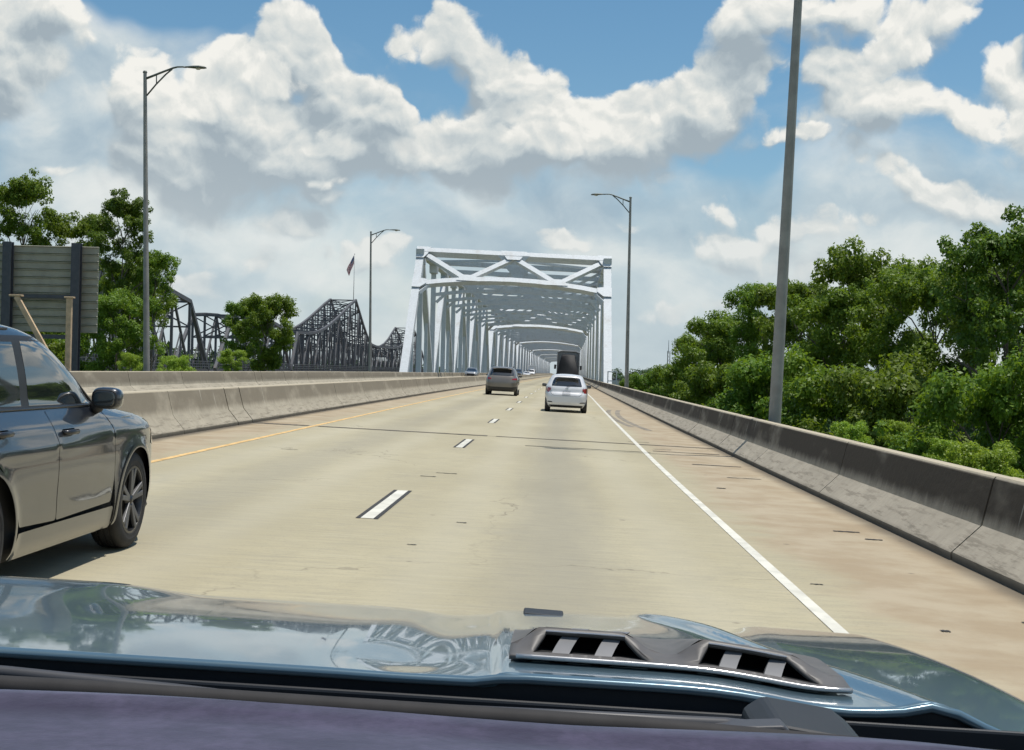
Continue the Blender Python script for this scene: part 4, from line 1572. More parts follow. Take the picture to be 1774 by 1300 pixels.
# ------------------------------------------------------------------ vehicles: bodies from stacked plan contours, panels and glass laid on that surface
class Shape:
    """levels: (z, y_rear, y_front, half_width, squareness)"""
    def __init__(s, levels, bumps=None):
        a = np.array(levels, dtype=float)
        s.z = a[:, 0]
        s.cols = a[:, 1:]
        s.bumps = bumps

    def at(s, z):
        z = float(min(max(z, s.z[0]), s.z[-1]))
        i = int(min(np.searchsorted(s.z, z, side='right') - 1, len(s.z) - 2))
        z0, z1 = s.z[i], s.z[i + 1]
        t = (z - z0) / (z1 - z0)
        out = []
        for c in range(4):
            v = s.cols[:, c]
            d = np.diff(v) / np.diff(s.z)

            def slope(k):
                if k <= 0: return d[0]
                if k >= len(v) - 1: return d[-1]
                if d[k - 1] * d[k] <= 0: return 0.0
                return 2 * d[k - 1] * d[k] / (d[k - 1] + d[k])
            h = z1 - z0
            m0, m1 = slope(i) * h, slope(i + 1) * h
            out.append((2 * t ** 3 - 3 * t ** 2 + 1) * v[i] + (t ** 3 - 2 * t ** 2 + t) * m0 + (-2 * t ** 3 + 3 * t ** 2) * v[i + 1] + (t ** 3 - t ** 2) * m1)
        return out

    def side(s, y, z, off=0.0, sg=1):
        yr, yf, w, n = s.at(z)
        yc, L = (yr + yf) / 2, (yf - yr) / 2
        q = min(0.9999, abs((y - yc) / L))
        x = w * (1 - q ** n) ** (1 / n)
        if s.bumps: x += s.bumps(y, z)
        return Vector((sg * (x + off), y, z))

    def rear(s, x, z, off=0.0):
        yr, yf, w, n = s.at(z)
        yc, L = (yr + yf) / 2, (yf - yr) / 2
        q = min(0.9999, abs(x / w))
        return Vector((x, yc - L * (1 - q ** n) ** (1 / n) - off, z))

    def front(s, x, z, off=0.0):
        yr, yf, w, n = s.at(z)
        yc, L = (yr + yf) / 2, (yf - yr) / 2
        q = min(0.9999, abs(x / w))
        return Vector((x, yc + L * (1 - q ** n) ** (1 / n) + off, z))

    def body(s, z0, z1, nz=40, na=96, cap_top=True, cap_bot=True, shrink=0.0):
        mb = MB()
        zs = [z0 + (z1 - z0) * i / nz for i in range(nz + 1)]
        for z in zs:
            yr, yf, w, n = s.at(z)
            yc, L = (yr + yf) / 2, (yf - yr) / 2
            for k in range(na):
                a = 2 * math.pi * (k + 0.5) / na
                c, sn = math.cos(a), math.sin(a)
                x = w * math.copysign(abs(c) ** (2 / n), c)
                y = yc + L * math.copysign(abs(sn) ** (2 / n), sn)
                if s.bumps:
                    x += math.copysign(s.bumps(y, z), x) * min(1.0, abs(x / w) ** 6)
                mb.v.append((x * (1 - shrink), y, z))
        for i in range(nz):
            for k in range(na):
                k2 = (k + 1) % na
                mb.f.append((i * na + k, i * na + k2, (i + 1) * na + k2, (i + 1) * na + k))
        if cap_bot: mb.f.append(tuple(range(na - 1, -1, -1)))
        if cap_top: mb.f.append(tuple(nz * na + k for k in range(na)))
        return mb


def inside(p, poly):
    x, y = p
    c = False
    n = len(poly)
    for i in range(n):
        x1, y1 = poly[i]; x2, y2 = poly[(i + 1) % n]
        if (y1 > y) != (y2 > y) and x < (x2 - x1) * (y - y1) / (y2 - y1) + x1:
            c = not c
    return c


def smooth_poly(poly, r=0.03, n=4):
    """round the corners of a polygon"""
    out = []
    m = len(poly)
    for i in range(m):
        p0, p1, p2 = Vector(poly[i - 1]), Vector(poly[i]), Vector(poly[(i + 1) % m])
        d0, d1 = (p0 - p1), (p2 - p1)
        rr = min(r, d0.length * 0.45, d1.length * 0.45)
        a, b = p1 + d0.normalized() * rr, p1 + d1.normalized() * rr
        for k in range(n + 1):
            t = k / n
            q = a * (1 - t) ** 2 + p1 * 2 * t * (1 - t) + b * t * t
            out.append((q.x, q.y))
    return out


def patch(poly, fn, step=0.08, holes=()):
    """fill a 2-D outline and lay it on a surface fn(a, b) -> Vector"""
    pts, edges = [], []
    for lp in [poly] + list(holes):
        s0 = len(pts)
        n = len(lp)
        for i in range(n):
            a, b = Vector(lp[i]), Vector(lp[(i + 1) % n])
            k = max(1, int((b - a).length / step))
            for j in range(k):
                q = a.lerp(b, j / k)
                pts.append(Vector((q.x, q.y)))
        e0 = len(pts)
        edges += [(i, i + 1 if i + 1 < e0 else s0) for i in range(s0, e0)]
    xs = [p[0] for p in poly]; ys = [p[1] for p in poly]
    x = min(xs) + step * 0.5
    while x < max(xs):
        y = min(ys) + step * 0.5
        while y < max(ys):
            if inside((x, y), poly) and not any(inside((x, y), h) for h in holes):
                if min((Vector((x, y)) - p).length for p in pts[:400]) > step * 0.35:
                    pts.append(Vector((x, y)))
            y += step
        x += step
    vo, eo, fo, _, _, _ = delaunay_2d_cdt(pts, edges, [], 0, 1e-6)
    mb = MB()
    mb.nrm = []
    for v in vo:
        e_ = 0.012
        da = fn(v.x + e_, v.y) - fn(v.x - e_, v.y)
        db = fn(v.x, v.y + e_) - fn(v.x, v.y - e_)
        mb.nrm.append(da.cross(db).normalized())
    mb.v = [tuple(fn(v.x, v.y)) for v in vo]
    for f in fo:
        c = sum((vo[i] for i in f), Vector((0, 0))) / len(f)
        if inside((c.x, c.y), poly) and not any(inside((c.x, c.y), h) for h in holes):
            mb.f.append(tuple(f))
    return mb


def panel(name, poly, fn, material, parent, step=0.08, thick=0.0, holes=(), rnd=0.0):
    if rnd: poly = smooth_poly(poly, rnd)
    mb = patch(poly, fn, step, holes)
    o = mb.build(name, material, parent, smooth=True, fix=False)
    o.data.normals_split_custom_set_from_vertices([tuple(n_) for n_ in mb.nrm])
    if thick > 0.008:
        md = o.modifiers.new('sheet', 'SOLIDIFY'); md.thickness = thick; md.offset = 0.0
    return o


def arc(cy, cz, r, a0, a1, n=18):
    return [(cy + r * math.cos(math.radians(a0 + (a1 - a0) * i / n)), cz + r * math.sin(math.radians(a0 + (a1 - a0) * i / n))) for i in range(n + 1)]


def cut_arches(body, centres, r, w_out):
    """wheel wells cut out of the body with cylinders"""
    cut = MB()
    for (y, z, sg) in centres:
        n = 40
        o = len(cut.v)
        for xx in (sg * (w_out + 0.2), sg * (w_out - 0.42)):
            for k in range(n):
                a = 2 * math.pi * k / n
                cut.v.append((xx, y + r * math.cos(a), z + r * math.sin(a)))
        cut.f.append(tuple(o + k for k in range(n))); cut.f.append(tuple(o + n + k for k in reversed(range(n))))
        for k in range(n):
            k2 = (k + 1) % n
            cut.f.append((o + k, o + k2, o + n + k2, o + n + k))
    c = cut.build('cutter', 'void', None)
    md = body.modifiers.new('wells', 'BOOLEAN'); md.object = c; md.operation = 'DIFFERENCE'; md.solver = 'EXACT'
    dg = bpy.context.evaluated_depsgraph_get()
    me = bpy.data.meshes.new_from_object(body.evaluated_get(dg))
    body.modifiers.clear()
    body.data = me
    bpy.data.objects.remove(c, do_unlink=True)


def wheel(parent, x, y, R, W, rim, sg, style='five', rim_mat='silver_rim', rich=False):
    w = bpy.data.objects.new('wheel', None); C.objects.link(w); w.parent = parent; w.location = (x, y, R)
    prof = [(rim - 0.005, -W * 0.42), (rim + 0.012, -W * 0.5), (R * 0.88, -W * 0.5), (R * 0.97, -W * 0.43), (R, -W * 0.30), (R, W * 0.30), (R * 0.97, W * 0.43), (R * 0.88, W * 0.5), (rim + 0.012, W * 0.5), (rim - 0.005, W * 0.42)]
    if rich:
        prof = [(rim - 0.005, -W * 0.42), (rim + 0.012, -W * 0.5), (R * 0.86, -W * 0.51), (R * 0.95, -W * 0.46), (R * 0.985, -W * 0.40), (R, -W * 0.34)]
        for g in (-0.2, 0.0, 0.2):
            prof += [(R, W * (g - 0.035)), (R - 0.009, W * (g - 0.03)), (R - 0.009, W * (g + 0.03)), (R, W * (g + 0.035))]
        prof += [(R, W * 0.34), (R * 0.985, W * 0.40), (R * 0.95, W * 0.46), (R * 0.86, W * 0.51), (R * 0.80, W * 0.515), (R * 0.795, W * 0.505), (rim + 0.02, W * 0.495), (rim + 0.012, W * 0.5), (rim - 0.005, W * 0.42)]
    MB().lathe(prof, (0, 0, 0), 'x', 48 if rich else 28, sg).build('tyre', 'tyre', w, auto=40)
    o = W * 0.5
    MB().lathe([(rim, o * 0.86), (rim + 0.006, o * 0.97), (rim - 0.012, o * 0.98), (rim - 0.022, o * 0.80), (rim - 0.03, -o * 0.7), (0.0, -o * 0.7)], (0, 0, 0), 'x', 48 if rich else 28, sg).build('rim', 'rim_dark' if rich else rim_mat, w, auto=40)
    sp = MB()
    n = 5
    for k in range(n):
        a = 2 * math.pi * k / n + 0.3
        for da, ww in (((-0.16, 0.020), (0.16, 0.020)) if rich else ((0, 0.03),)):
            ca, sa = math.cos(a + da), math.sin(a + da)
            p0 = Vector((sg * o * 0.80, math.cos(a + da * 0.3) * 0.04, math.sin(a + da * 0.3) * 0.04))
            p1 = Vector((sg * o * 0.90, ca * (rim - 0.012), sa * (rim - 0.012)))
            sp.beam(p0, p1, 0.026, ww * 2, up=Vector((sg, 0, 0)).cross(p1 - p0))
    sp.build('spokes', 'rim_face' if rich else rim_mat, w, bevel=0.005 if rich else 0)
    if rich:
        # dark wedge inserts between the paired spokes
        wd = MB()
        for k in range(n):
            a = 2 * math.pi * k / n + 0.3
            q = []
            for rr, da in ((0.07, -0.05), (rim - 0.03, -0.13), (rim - 0.03, 0.13), (0.07, 0.05)):
                q.append((math.cos(a + da) * rr, math.sin(a + da) * rr))
            wd.prism(q, 0, sg * o * 0.70, sg * o * 0.80)
        wd.build('rim_insert', 'rim_dark', w)
        MB().lathe([(rim - 0.02, -o * 0.2), (rim * 0.62, -o * 0.2), (rim * 0.60, -o * 0.1)], (0, 0, 0), 'x', 40, sg).build('brake_disc', 'silver_rim', w, auto=30)
    MB().lathe([(0.0, o * 0.97), (0.025, o * 0.96), (0.032, o * 0.86), (0.055, o * 0.80), (0.06, o * 0.6)], (0, 0, 0), 'x', 20, sg).build('hub_cap', 'rim_dark', w, smooth=True)
    return w


def ellipsoid(mb, c, r, n=5.0, nu=20, nv=12, tilt=0.0):
    o = len(mb.v)
    p = 2.0 / n
    f = lambda v: math.copysign(abs(v) ** p, v)
    for i in range(nv + 1):
        b = math.pi * (i / nv - 0.5)
        for k in range(nu):
            a = 2 * math.pi * k / nu
            mb.v.append((c[0] + r[0] * f(math.cos(b)) * f(math.cos(a)), c[1] + r[1] * f(math.cos(b)) * f(math.sin(a)), c[2] + r[2] * f(math.sin(b))))
    for i in range(nv):
        for k in range(nu):
            k2 = (k + 1) % nu
            mb.f.append((o + i * nu + k, o + i * nu + k2, o + (i + 1) * nu + k2, o + (i + 1) * nu + k))
    return mb


# ------------------------------------------------------------------ the dark blue-grey SUV alongside
def build_hero_suv():
    y0 = 10.08
    root = empty('sport_utility_car', road(-4.215, y0, 0.004), (0, TILT, heading(10)),
                 'dark blue grey SUV in the next lane, cut off by the picture edge', 'car')

    def bumps(y, z):
        b = 0.0
        for cy in (0.0, -2.72):
            d = math.hypot(y - cy, z - 0.37)
            if 0.36 < d < 0.62:
                b += 0.018 * math.exp(-((d - 0.43) / 0.07) ** 2)
        # waist crease and door scallop
        b += 0.010 * math.exp(-((z - 0.90 - 0.02 * (y + 1.5)) / 0.035) ** 2)
        b -= 0.005 * math.exp(-((z - 0.56) / 0.13) ** 2) * sst(-0.50, -1.0, y) * sst(-2.4, -1.9, y)
        return b
    sh = Shape([(0.19, -3.55, 0.74, 0.860, 6), (0.30, -3.70, 0.88, 0.915, 6), (0.50, -3.75, 0.93, 0.935, 6), (0.72, -3.75, 0.93, 0.938, 6), (0.88, -3.74, 0.90, 0.928, 6),
                (0.97, -3.73, 0.82, 0.908, 6), (1.03, -3.71, 0.60, 0.882, 6), (1.08, -3.69, 0.20, 0.852, 6), (1.12, -3.68, -0.10, 0.825, 7), (1.155, -3.67, -0.42, 0.806, 8),
                (1.30, -3.62, -0.66, 0.780, 8), (1.45, -3.52, -0.94, 0.744, 8), (1.58, -3.40, -1.22, 0.702, 7), (1.65, -3.26, -1.48, 0.645, 6), (1.69, -3.0, -1.80, 0.52, 4), (1.705, -2.7, -2.1, 0.25, 3)], bumps)
    sh.bumps = None
    lower = sh.body(0.19, 1.02, 26, 120, shrink=0.05).build('underbody', 'void', root, smooth=False)
    cut_arches(lower, [(0, 0.37, 1), (0, 0.37, -1), (-2.72, 0.37, 1), (-2.72, 0.37, -1)], 0.430, 0.93)
    sh.bumps = bumps
    upper = sh.body(1.02, 1.705, 34, 120, shrink=0.0)
    upper.build('cabin_shell', 'navy', root, smooth=True)
    fa = (0.0, 0.37)
    ra = (-2.72, 0.37)
    for sg in (1, -1):
        fn = lambda y, z, sg=sg: sh.side(y, z, 0.004, sg)
        r1 = 0.428
        fender = [(-0.46, 0.24)] + [(-0.508, 0.60), (-0.515, 0.98), (-0.60, 1.085), (-0.30, 1.080), (0.10, 1.050), (0.45, 1.01), (0.70, 0.95), (0.80, 0.86), (0.84, 0.70), (0.84, 0.45), (0.78, 0.26), (0.44, 0.26)] + arc(0, 0.37, r1, -15, 195, 30)
        panel('front_fender', fender, fn, 'navy', root, 0.05, 0.004)
        door = smooth_poly([(-1.60, 0.40), (-1.607, 0.90), (-1.634, 1.118), (-0.73, 1.112), (-0.60, 1.07), (-0.525, 0.97), (-0.515, 0.60), (-0.56, 0.42)], 0.025)
        rec = [(-1.50, 0.955), (-1.27, 0.955), (-1.27, 0.995), (-1.50, 0.995)]
        d1 = panel('front_door', door, fn, 'navy', root, 0.06, 0.004, holes=(smooth_poly(rec, 0.02),))
        door2 = smooth_poly([(-1.609, 0.40), (-1.616, 0.90), (-1.643, 1.118), (-2.70, 1.13), (-2.72, 0.97), (-2.55, 0.83), (-2.36, 0.66), (-2.26, 0.50), (-2.20, 0.42)], 0.025)
        rec2 = [(-2.55, 0.985), (-2.32, 0.985), (-2.32, 1.025), (-2.55, 1.025)]
        d2 = panel('rear_door', door2, fn, 'navy', root, 0.06, 0.004, holes=(smooth_poly(rec2, 0.02),))
        quarter = arc(ra[0], ra[1], r1, -12, 192, 30) + [(-3.13, 0.26), (-3.60, 0.28), (-3.66, 0.5), (-3.66, 1.0), (-3.60, 1.15), (-2.735, 1.135), (-2.735, 0.97), (-2.56, 0.82), (-2.37, 0.65), (-2.27, 0.49), (-2.265, 0.40)]
        panel('rear_quarter', quarter, fn, 'navy', root, 0.06, 0.004)
        sill = smooth_poly([(-2.24, 0.215), (-2.24, 0.385), (-0.52, 0.385), (-0.47, 0.215)], 0.02)
        panel('sill', sill, lambda y, z, sg=sg: sh.side(y, z, 0.012, sg), 'navy', root, 0.07, 0.006)
        for cy, cz in (fa, ra):
            rg = arc(cy, cz, 0.424, -18, 198, 40)
            rg2 = arc(cy, cz, 0.460, 198, -18, 40)
            panel('arch_trim', rg + rg2, lambda y, z, sg=sg: sh.side(y, z, 0.010, sg), 'navy', root, 0.03, 0.006)
        # glass
        gf = lambda y, z, sg=sg: sh.side(y, z, 0.003, sg)
        w1 = [(-0.74, 1.150), (-1.835, 1.155), (-1.815, 1.50), (-1.80, 1.57), (-1.42, 1.572), (-1.24, 1.505), (-0.93, 1.32)]
        w2 = [(-1.955, 1.155), (-1.935, 1.56), (-2.55, 1.55), (-2.80, 1.50), (-2.92, 1.40), (-2.86, 1.17)]
        trim = [(-0.64, 1.128), (-2.98, 1.140), (-3.02, 1.42), (-2.86, 1.545), (-2.56, 1.590), (-1.80, 1.605), (-1.39, 1.602), (-1.19, 1.528), (-0.87, 1.335)]
        panel('window_frame', trim, lambda y, z, sg=sg: sh.side(y, z, 0.0015, sg), 'black_plastic', root, 0.06, 0.0, holes=(w1, w2))
        panel('front_side_window', w1, gf, 'glass', root, 0.05)
        panel('rear_side_window', w2, gf, 'glass', root, 0.05)
        # bright moulding under the glass
        mb = MB()
        pts = [sh.side(-0.74 - 2.2 * i / 24, 1.136, 0.006, sg) for i in range(25)]
        mb.tube(pts, 0.008, 6)
        mb.build('belt_moulding', 'rim_dark', root, smooth=True)
        # drip rail along the roof edge
        mb = MB()
        edge = [(-0.60, 1.15), (-0.86, 1.36), (-1.16, 1.53), (-1.38, 1.622), (-1.9, 1.642), (-2.5, 1.635), (-3.0, 1.58)]
        mb.tube([sh.side(y, z, 0.002, sg) for y, z in edge], 0.010, 6)
        mb.build('roof_moulding', 'black_plastic', root, smooth=True)
        # pull handle in a recess
        for (hy, hz, dr) in ((-1.385, 0.975, d1), (-2.435, 1.005, d2)):
            mb = MB()
            mb.tube([sh.side(hy - 0.115, hz, 0.006, sg), sh.side(hy - 0.09, hz, 0.034, sg), sh.side(hy + 0.07, hz, 0.036, sg), sh.side(hy + 0.115, hz, 0.006, sg)], [0.014, 0.018, 0.018, 0.012], 10)
            mb.build('handle', 'rim_dark', dr, smooth=True)
        # mirror
        mr = bpy.data.objects.new('wing_mirror', None); C.objects.link(mr); mr.parent = root
        mb = MB(); ellipsoid(mb, (sg * 0.935, -0.73, 1.190), (0.107, 0.075, 0.080), 3.2)
        mb.build('mirror_housing', 'navy', mr, smooth=True)
        mb = MB(); ellipsoid(mb, (sg * 0.935, -0.802, 1.188), (0.094, 0.010, 0.066), 3.5)
        mb.build('mirror_bezel', 'black_plastic', mr, smooth=True)
        mb = MB(); mb.tube([(sg * 0.83, -0.74, 1.11), (sg * 0.87, -0.74, 1.125), (sg * 0.90, -0.735, 1.16)], [0.05, 0.045, 0.035], 10)
        mb.build('mirror_stalk', 'black_plastic', mr, smooth=True)
        mb = MB(); ellipsoid(mb, (sg * 0.935, -0.812, 1.188), (0.080, 0.004, 0.054), 3.5)
        mb.build('mirror_glass', 'glass', mr, smooth=True)
        # headlamp wrapping the corner
        hl = smooth_poly([(0.48, 0.80), (0.62, 0.92), (0.79, 0.88), (0.80, 0.76)], 0.02)
        panel('headlight', hl, lambda y, z, sg=sg: sh.side(y, z, 0.009, sg), 'clear_lamp', root, 0.03)
        wheel(root, sg * 0.805, 0.0, 0.378, 0.235, 0.258, sg, rim_mat='rim_dark', rich=(sg > 0))
        wheel(root, sg * 0.805, -2.72, 0.378, 0.235, 0.258, sg, rim_mat='rim_dark', rich=(sg > 0))
    # bumper corners, front and rear faces
    fr = smooth_poly([(-0.80, 0.24), (0.80, 0.24), (0.84, 0.60), (0.80, 0.93), (0.60, 0.995), (-0.60, 0.995), (-0.80, 0.93), (-0.84, 0.60)], 0.04)
    panel('front_bumper', fr, lambda x, z: sh.front(x, z, 0.004), 'navy', root, 0.08, 0.006)
    panel('grille', smooth_poly([(-0.5, 0.62), (0.5, 0.62), (0.56, 0.86), (-0.56, 0.86)], 0.04), lambda x, z: sh.front(x, z, 0.012), 'black_plastic', root, 0.08)
    rr = smooth_poly([(-0.80, 0.24), (0.80, 0.24), (0.84, 0.60), (0.80, 1.10), (-0.80, 1.10), (-0.84, 0.60)], 0.04)
    panel('tailgate', rr, lambda x, z: sh.rear(x, z, 0.004), 'navy', root, 0.08, 0.006)
    ws = smooth_poly([(-0.64, 1.19), (0.64, 1.19), (0.58, 1.52), (-0.58, 1.52)], 0.04)
    panel('windscreen', ws, lambda x, z: sh.front(x, z, 0.004), 'glass', root, 0.08)
    panel('rear_window', ws, lambda x, z: sh.rear(x, z, 0.004), 'glass', root, 0.08)
    panel('splash_lip', [(0.45, 0.235), (0.84, 0.235), (0.84, 0.30), (0.47, 0.30)], lambda y, z: sh.side(y, z, 0.014), 'black_plastic', root, 0.05, 0.01)
    return root


build_hero_suv()


# ------------------------------------------------------------------ smaller traffic
def make_car(name, levels, paint, loc, rot, wheels, wr, win, label, cat='car', group=None, rear=None, front=None, ground=0.0):
    root = empty(name, loc, rot, label, cat, group)
    sh = Shape(levels)
    z0, z1 = levels[0][0], levels[-1][0]
    wmax = max(l[3] for l in levels)
    body = sh.body(z0, z1, 44, 88).build('body', paint, root, smooth=False, auto=50)
    cut_arches(body, [(y, wr, sg) for y in wheels for sg in (1, -1)], wr + 0.045, wmax)
    body.data.polygons.foreach_set('use_smooth', [True] * len(body.data.polygons))
    body.data.set_sharp_from_angle(angle=math.radians(50))
    for y in wheels:
        for sg in (1, -1):
            wheel(root, sg * (wmax - 0.125), y, wr, 0.205, wr * 0.66, sg)
    side = win.get('side')
    if side:
        for sg in (1, -1):
            for k, poly in enumerate(side):
                panel('side_window', poly, lambda y, z, sg=sg: sh.side(y, z, 0.006, sg), 'glass', root, 0.1)
    if 'rear' in win:
        panel('rear_window', smooth_poly(win['rear'], 0.05), lambda x, z: sh.rear(x, z, 0.006), 'glass', root, 0.08)
    if 'front' in win:
        panel('windscreen', smooth_poly(win['front'], 0.05), lambda x, z: sh.front(x, z, 0.006), 'glass', root, 0.08)
    for (nm, poly, m, off) in (rear or []):
        panel(nm, poly, lambda x, z, off=off: sh.rear(x, z, off), m, root, 0.05, 0.0)
    for (nm, poly, m, off) in (front or []):
        panel(nm, poly, lambda x, z, off=off: sh.front(x, z, off), m, root, 0.05, 0.0)
    return root, sh


def mirror_x(p):
    return [(-a, b) for a, b in p][::-1]


def rear_mirrors(root, x, y, z, m, s=1.0, only=None):
    for sg in (1, -1):
        mr = bpy.data.objects.new('wing_mirror', None); C.objects.link(mr); mr.parent = root
        mb = MB(); ellipsoid(mb, (sg * (x + 0.10 * s), y, z), (0.10 * s, 0.06, 0.07 * s), 3.0, 14, 8)
        mb.build('mirror_housing', m, mr, smooth=True)
        mb = MB(); ellipsoid(mb, (sg * (x + 0.10 * s), y - 0.058, z), (0.08 * s, 0.008, 0.052 * s), 3.0, 14, 8)
        mb.build('mirror_glass', 'glass', mr, smooth=True)


# white hatchback ahead
hy = 50.6
HATCH = [(0.19, 0.16, 3.72, 0.76, 5), (0.28, 0.05, 3.84, 0.815, 5), (0.42, 0.0, 3.88, 0.842, 5), (0.60, 0.0, 3.88, 0.848, 5), (0.72, 0.03, 3.86, 0.848, 5), (0.80, 0.10, 3.80, 0.845, 5), (0.90, 0.12, 3.65, 0.84, 5),
         (0.98, 0.15, 3.25, 0.825, 5), (1.05, 0.20, 2.95, 0.795, 5), (1.20, 0.32, 2.62, 0.725, 4.5), (1.33, 0.44, 2.34, 0.66, 4.5), (1.42, 0.52, 2.10, 0.60, 4), (1.47, 0.60, 1.9, 0.52, 4), (1.495, 0.80, 1.7, 0.38, 3.5), (1.505, 1.0, 1.45, 0.2, 3)]
tl = [(0.60, 0.93), (0.79, 0.97), (0.815, 0.86), (0.80, 0.76), (0.70, 0.77), (0.66, 0.83)]
hatch, hsh = make_car('hatchback_car', HATCH, 'white_car', road(0.36, hy, 0.0), (0, TILT, heading(hy)), (0.62, 3.13), 0.295,
                      {'rear': [(-0.60, 1.02), (0.60, 1.02), (0.50, 1.34), (0.38, 1.375), (-0.38, 1.375), (-0.50, 1.34)], 'front': [(-0.62, 1.08), (0.62, 1.08), (0.52, 1.40), (-0.52, 1.40)],
                       'side': [[(0.75, 1.06), (1.75, 1.04), (1.75, 1.39), (1.0, 1.39), (0.72, 1.22)], [(1.83, 1.04), (2.70, 1.03), (2.15, 1.36), (1.83, 1.39)]]},
                      'white hatchback driving ahead in the same lane, near the edge line', 'car', None,
                      rear=[('tail_light', smooth_poly(tl, 0.02), 'red_lamp', 0.012), ('tail_light', smooth_poly(mirror_x(tl), 0.02), 'red_lamp', 0.012),
                            ('number_plate', [(-0.155, 0.70), (0.155, 0.70), (0.155, 0.84), (-0.155, 0.84)], 'plate', 0.030),
                            ('bumper_slot', smooth_poly([(0.52, 0.375), (0.74, 0.385), (0.76, 0.43), (0.56, 0.415)], 0.01), 'black_plastic', 0.006),
                            ('bumper_slot', smooth_poly(mirror_x([(0.52, 0.375), (0.74, 0.385), (0.76, 0.43), (0.56, 0.415)]), 0.01), 'black_plastic', 0.006),
                            ('lower_valance', smooth_poly([(-0.62, 0.20), (0.62, 0.20), (0.66, 0.285), (-0.66, 0.285)], 0.02), 'black_plastic', 0.012),
                            ('tailgate_seam', [(-0.66, 0.985), (-0.60, 0.72), (-0.50, 0.645), (0.50, 0.645), (0.60, 0.72), (0.66, 0.985), (0.65, 0.985), (0.592, 0.727), (0.496, 0.655), (-0.496, 0.655), (-0.592, 0.727), (-0.65, 0.985)], 'black_plastic', 0.004)])
rear_mirrors(hatch, 0.80, 2.42, 1.02, 'black_plastic', 1.0)
mb = MB()
mb.tube([hsh.rear(0.0, 1.0, 0.03), hsh.rear(0.16, 1.06, 0.02), hsh.rear(0.36, 1.09, 0.015)], 0.009, 6)
mb.build('rear_wiper', 'black_plastic', hatch)
mb = MB()
nn = 20
mb.tube([hsh.rear(0.055 * math.cos(2 * math.pi * k / nn), 0.925 + 0.036 * math.sin(2 * math.pi * k / nn), 0.012) for k in range(nn + 1)], 0.006, 5)
mb.tube([hsh.rear(0.022 * math.cos(2 * math.pi * k / nn), 0.925 + 0.036 * math.sin(2 * math.pi * k / nn), 0.012) for k in range(nn + 1)], 0.005, 5)
mb.tube([hsh.rear(0.042 * math.cos(2 * math.pi * k / nn), 0.943 + 0.014 * math.sin(2 * math.pi * k / nn), 0.012) for k in range(nn + 1)], 0.005, 5)
mb.build('emblem', 'chrome', hatch, smooth=True)
mb = MB()
mb.prism([(0.42, 1.455), (0.30, 1.44), (0.29, 1.425), (0.45, 1.41)], 0, -0.52, 0.52)
mb.build('roof_spoiler', 'white_car', hatch, bevel=0.008)

# grey brown SUV in the next lane
GS = [(0.24, 0.14, 4.55, 0.88, 6), (0.36, 0.04, 4.70, 0.945, 6), (0.55, 0.0, 4.76, 0.965, 6), (0.75, 0.0, 4.76, 0.97, 6), (0.92, 0.05, 4.70, 0.965, 6), (1.03, 0.10, 4.45, 0.95, 6), (1.10, 0.14, 3.9, 0.92, 6), (1.16, 0.18, 3.6, 0.89, 6),
      (1.34, 0.34, 3.2, 0.83, 6), (1.50, 0.50, 2.9, 0.77, 5.5), (1.60, 0.56, 2.65, 0.70, 5), (1.67, 0.60, 2.4, 0.60, 4), (1.705, 0.9, 2.1, 0.42, 3.5), (1.715, 1.3, 1.8, 0.2, 3)]
gy = 76.5
gl = [(0.60, 1.00), (0.90, 1.06), (0.93, 0.98), (0.90, 0.94), (0.62, 0.95)]
suv2, ssh = make_car('crossover_car', GS, 'grey_car', road(-3.38, gy, 0.0), (0, TILT, heading(gy)), (0.80, 3.62), 0.365,
                     {'rear': [(-0.72, 1.17), (0.72, 1.17), (0.62, 1.56), (-0.62, 1.56)], 'front': [(-0.7, 1.2), (0.7, 1.2), (0.6, 1.56), (-0.6, 1.56)],
                      'side': [[(0.9, 1.2), (2.1, 1.18), (2.1, 1.57), (1.1, 1.57), (0.8, 1.4)], [(2.2, 1.18), (3.2, 1.17), (2.7, 1.52), (2.2, 1.57)]]},
                     'grey brown SUV driving ahead in the lane beside the median', 'car', None,
                     rear=[('tail_light', smooth_poly(gl, 0.02), 'red_lamp', 0.012), ('tail_light', smooth_poly(mirror_x(gl), 0.02), 'red_lamp', 0.012),
                           ('rear_bumper', smooth_poly([(-0.86, 0.26), (0.86, 0.26), (0.94, 0.56), (0.60, 0.50), (-0.60, 0.50), (-0.94, 0.56)], 0.05), 'black_plastic', 0.014),
                           ('number_plate', [(-0.155, 0.78), (0.155, 0.78), (0.155, 0.93), (-0.155, 0.93)], 'grey_car', 0.014)])
rear_mirrors(suv2, 0.90, 3.05, 1.16, 'black_plastic', 1.0)
mb = MB(); mb.prism([(0.50, 1.655), (0.34, 1.63), (0.33, 1.61), (0.56, 1.59)], 0, -0.60, 0.60); mb.build('roof_spoiler', 'grey_car', suv2, bevel=0.01)
for sg in (1, -1):
    mb = MB(); mb.tube([(sg * 0.60, 1.0, 1.70), (sg * 0.62, 1.3, 1.745), (sg * 0.62, 2.1, 1.745), (sg * 0.58, 2.4, 1.70)], 0.018, 6); mb.build('roof_rail', 'black_plastic', suv2)


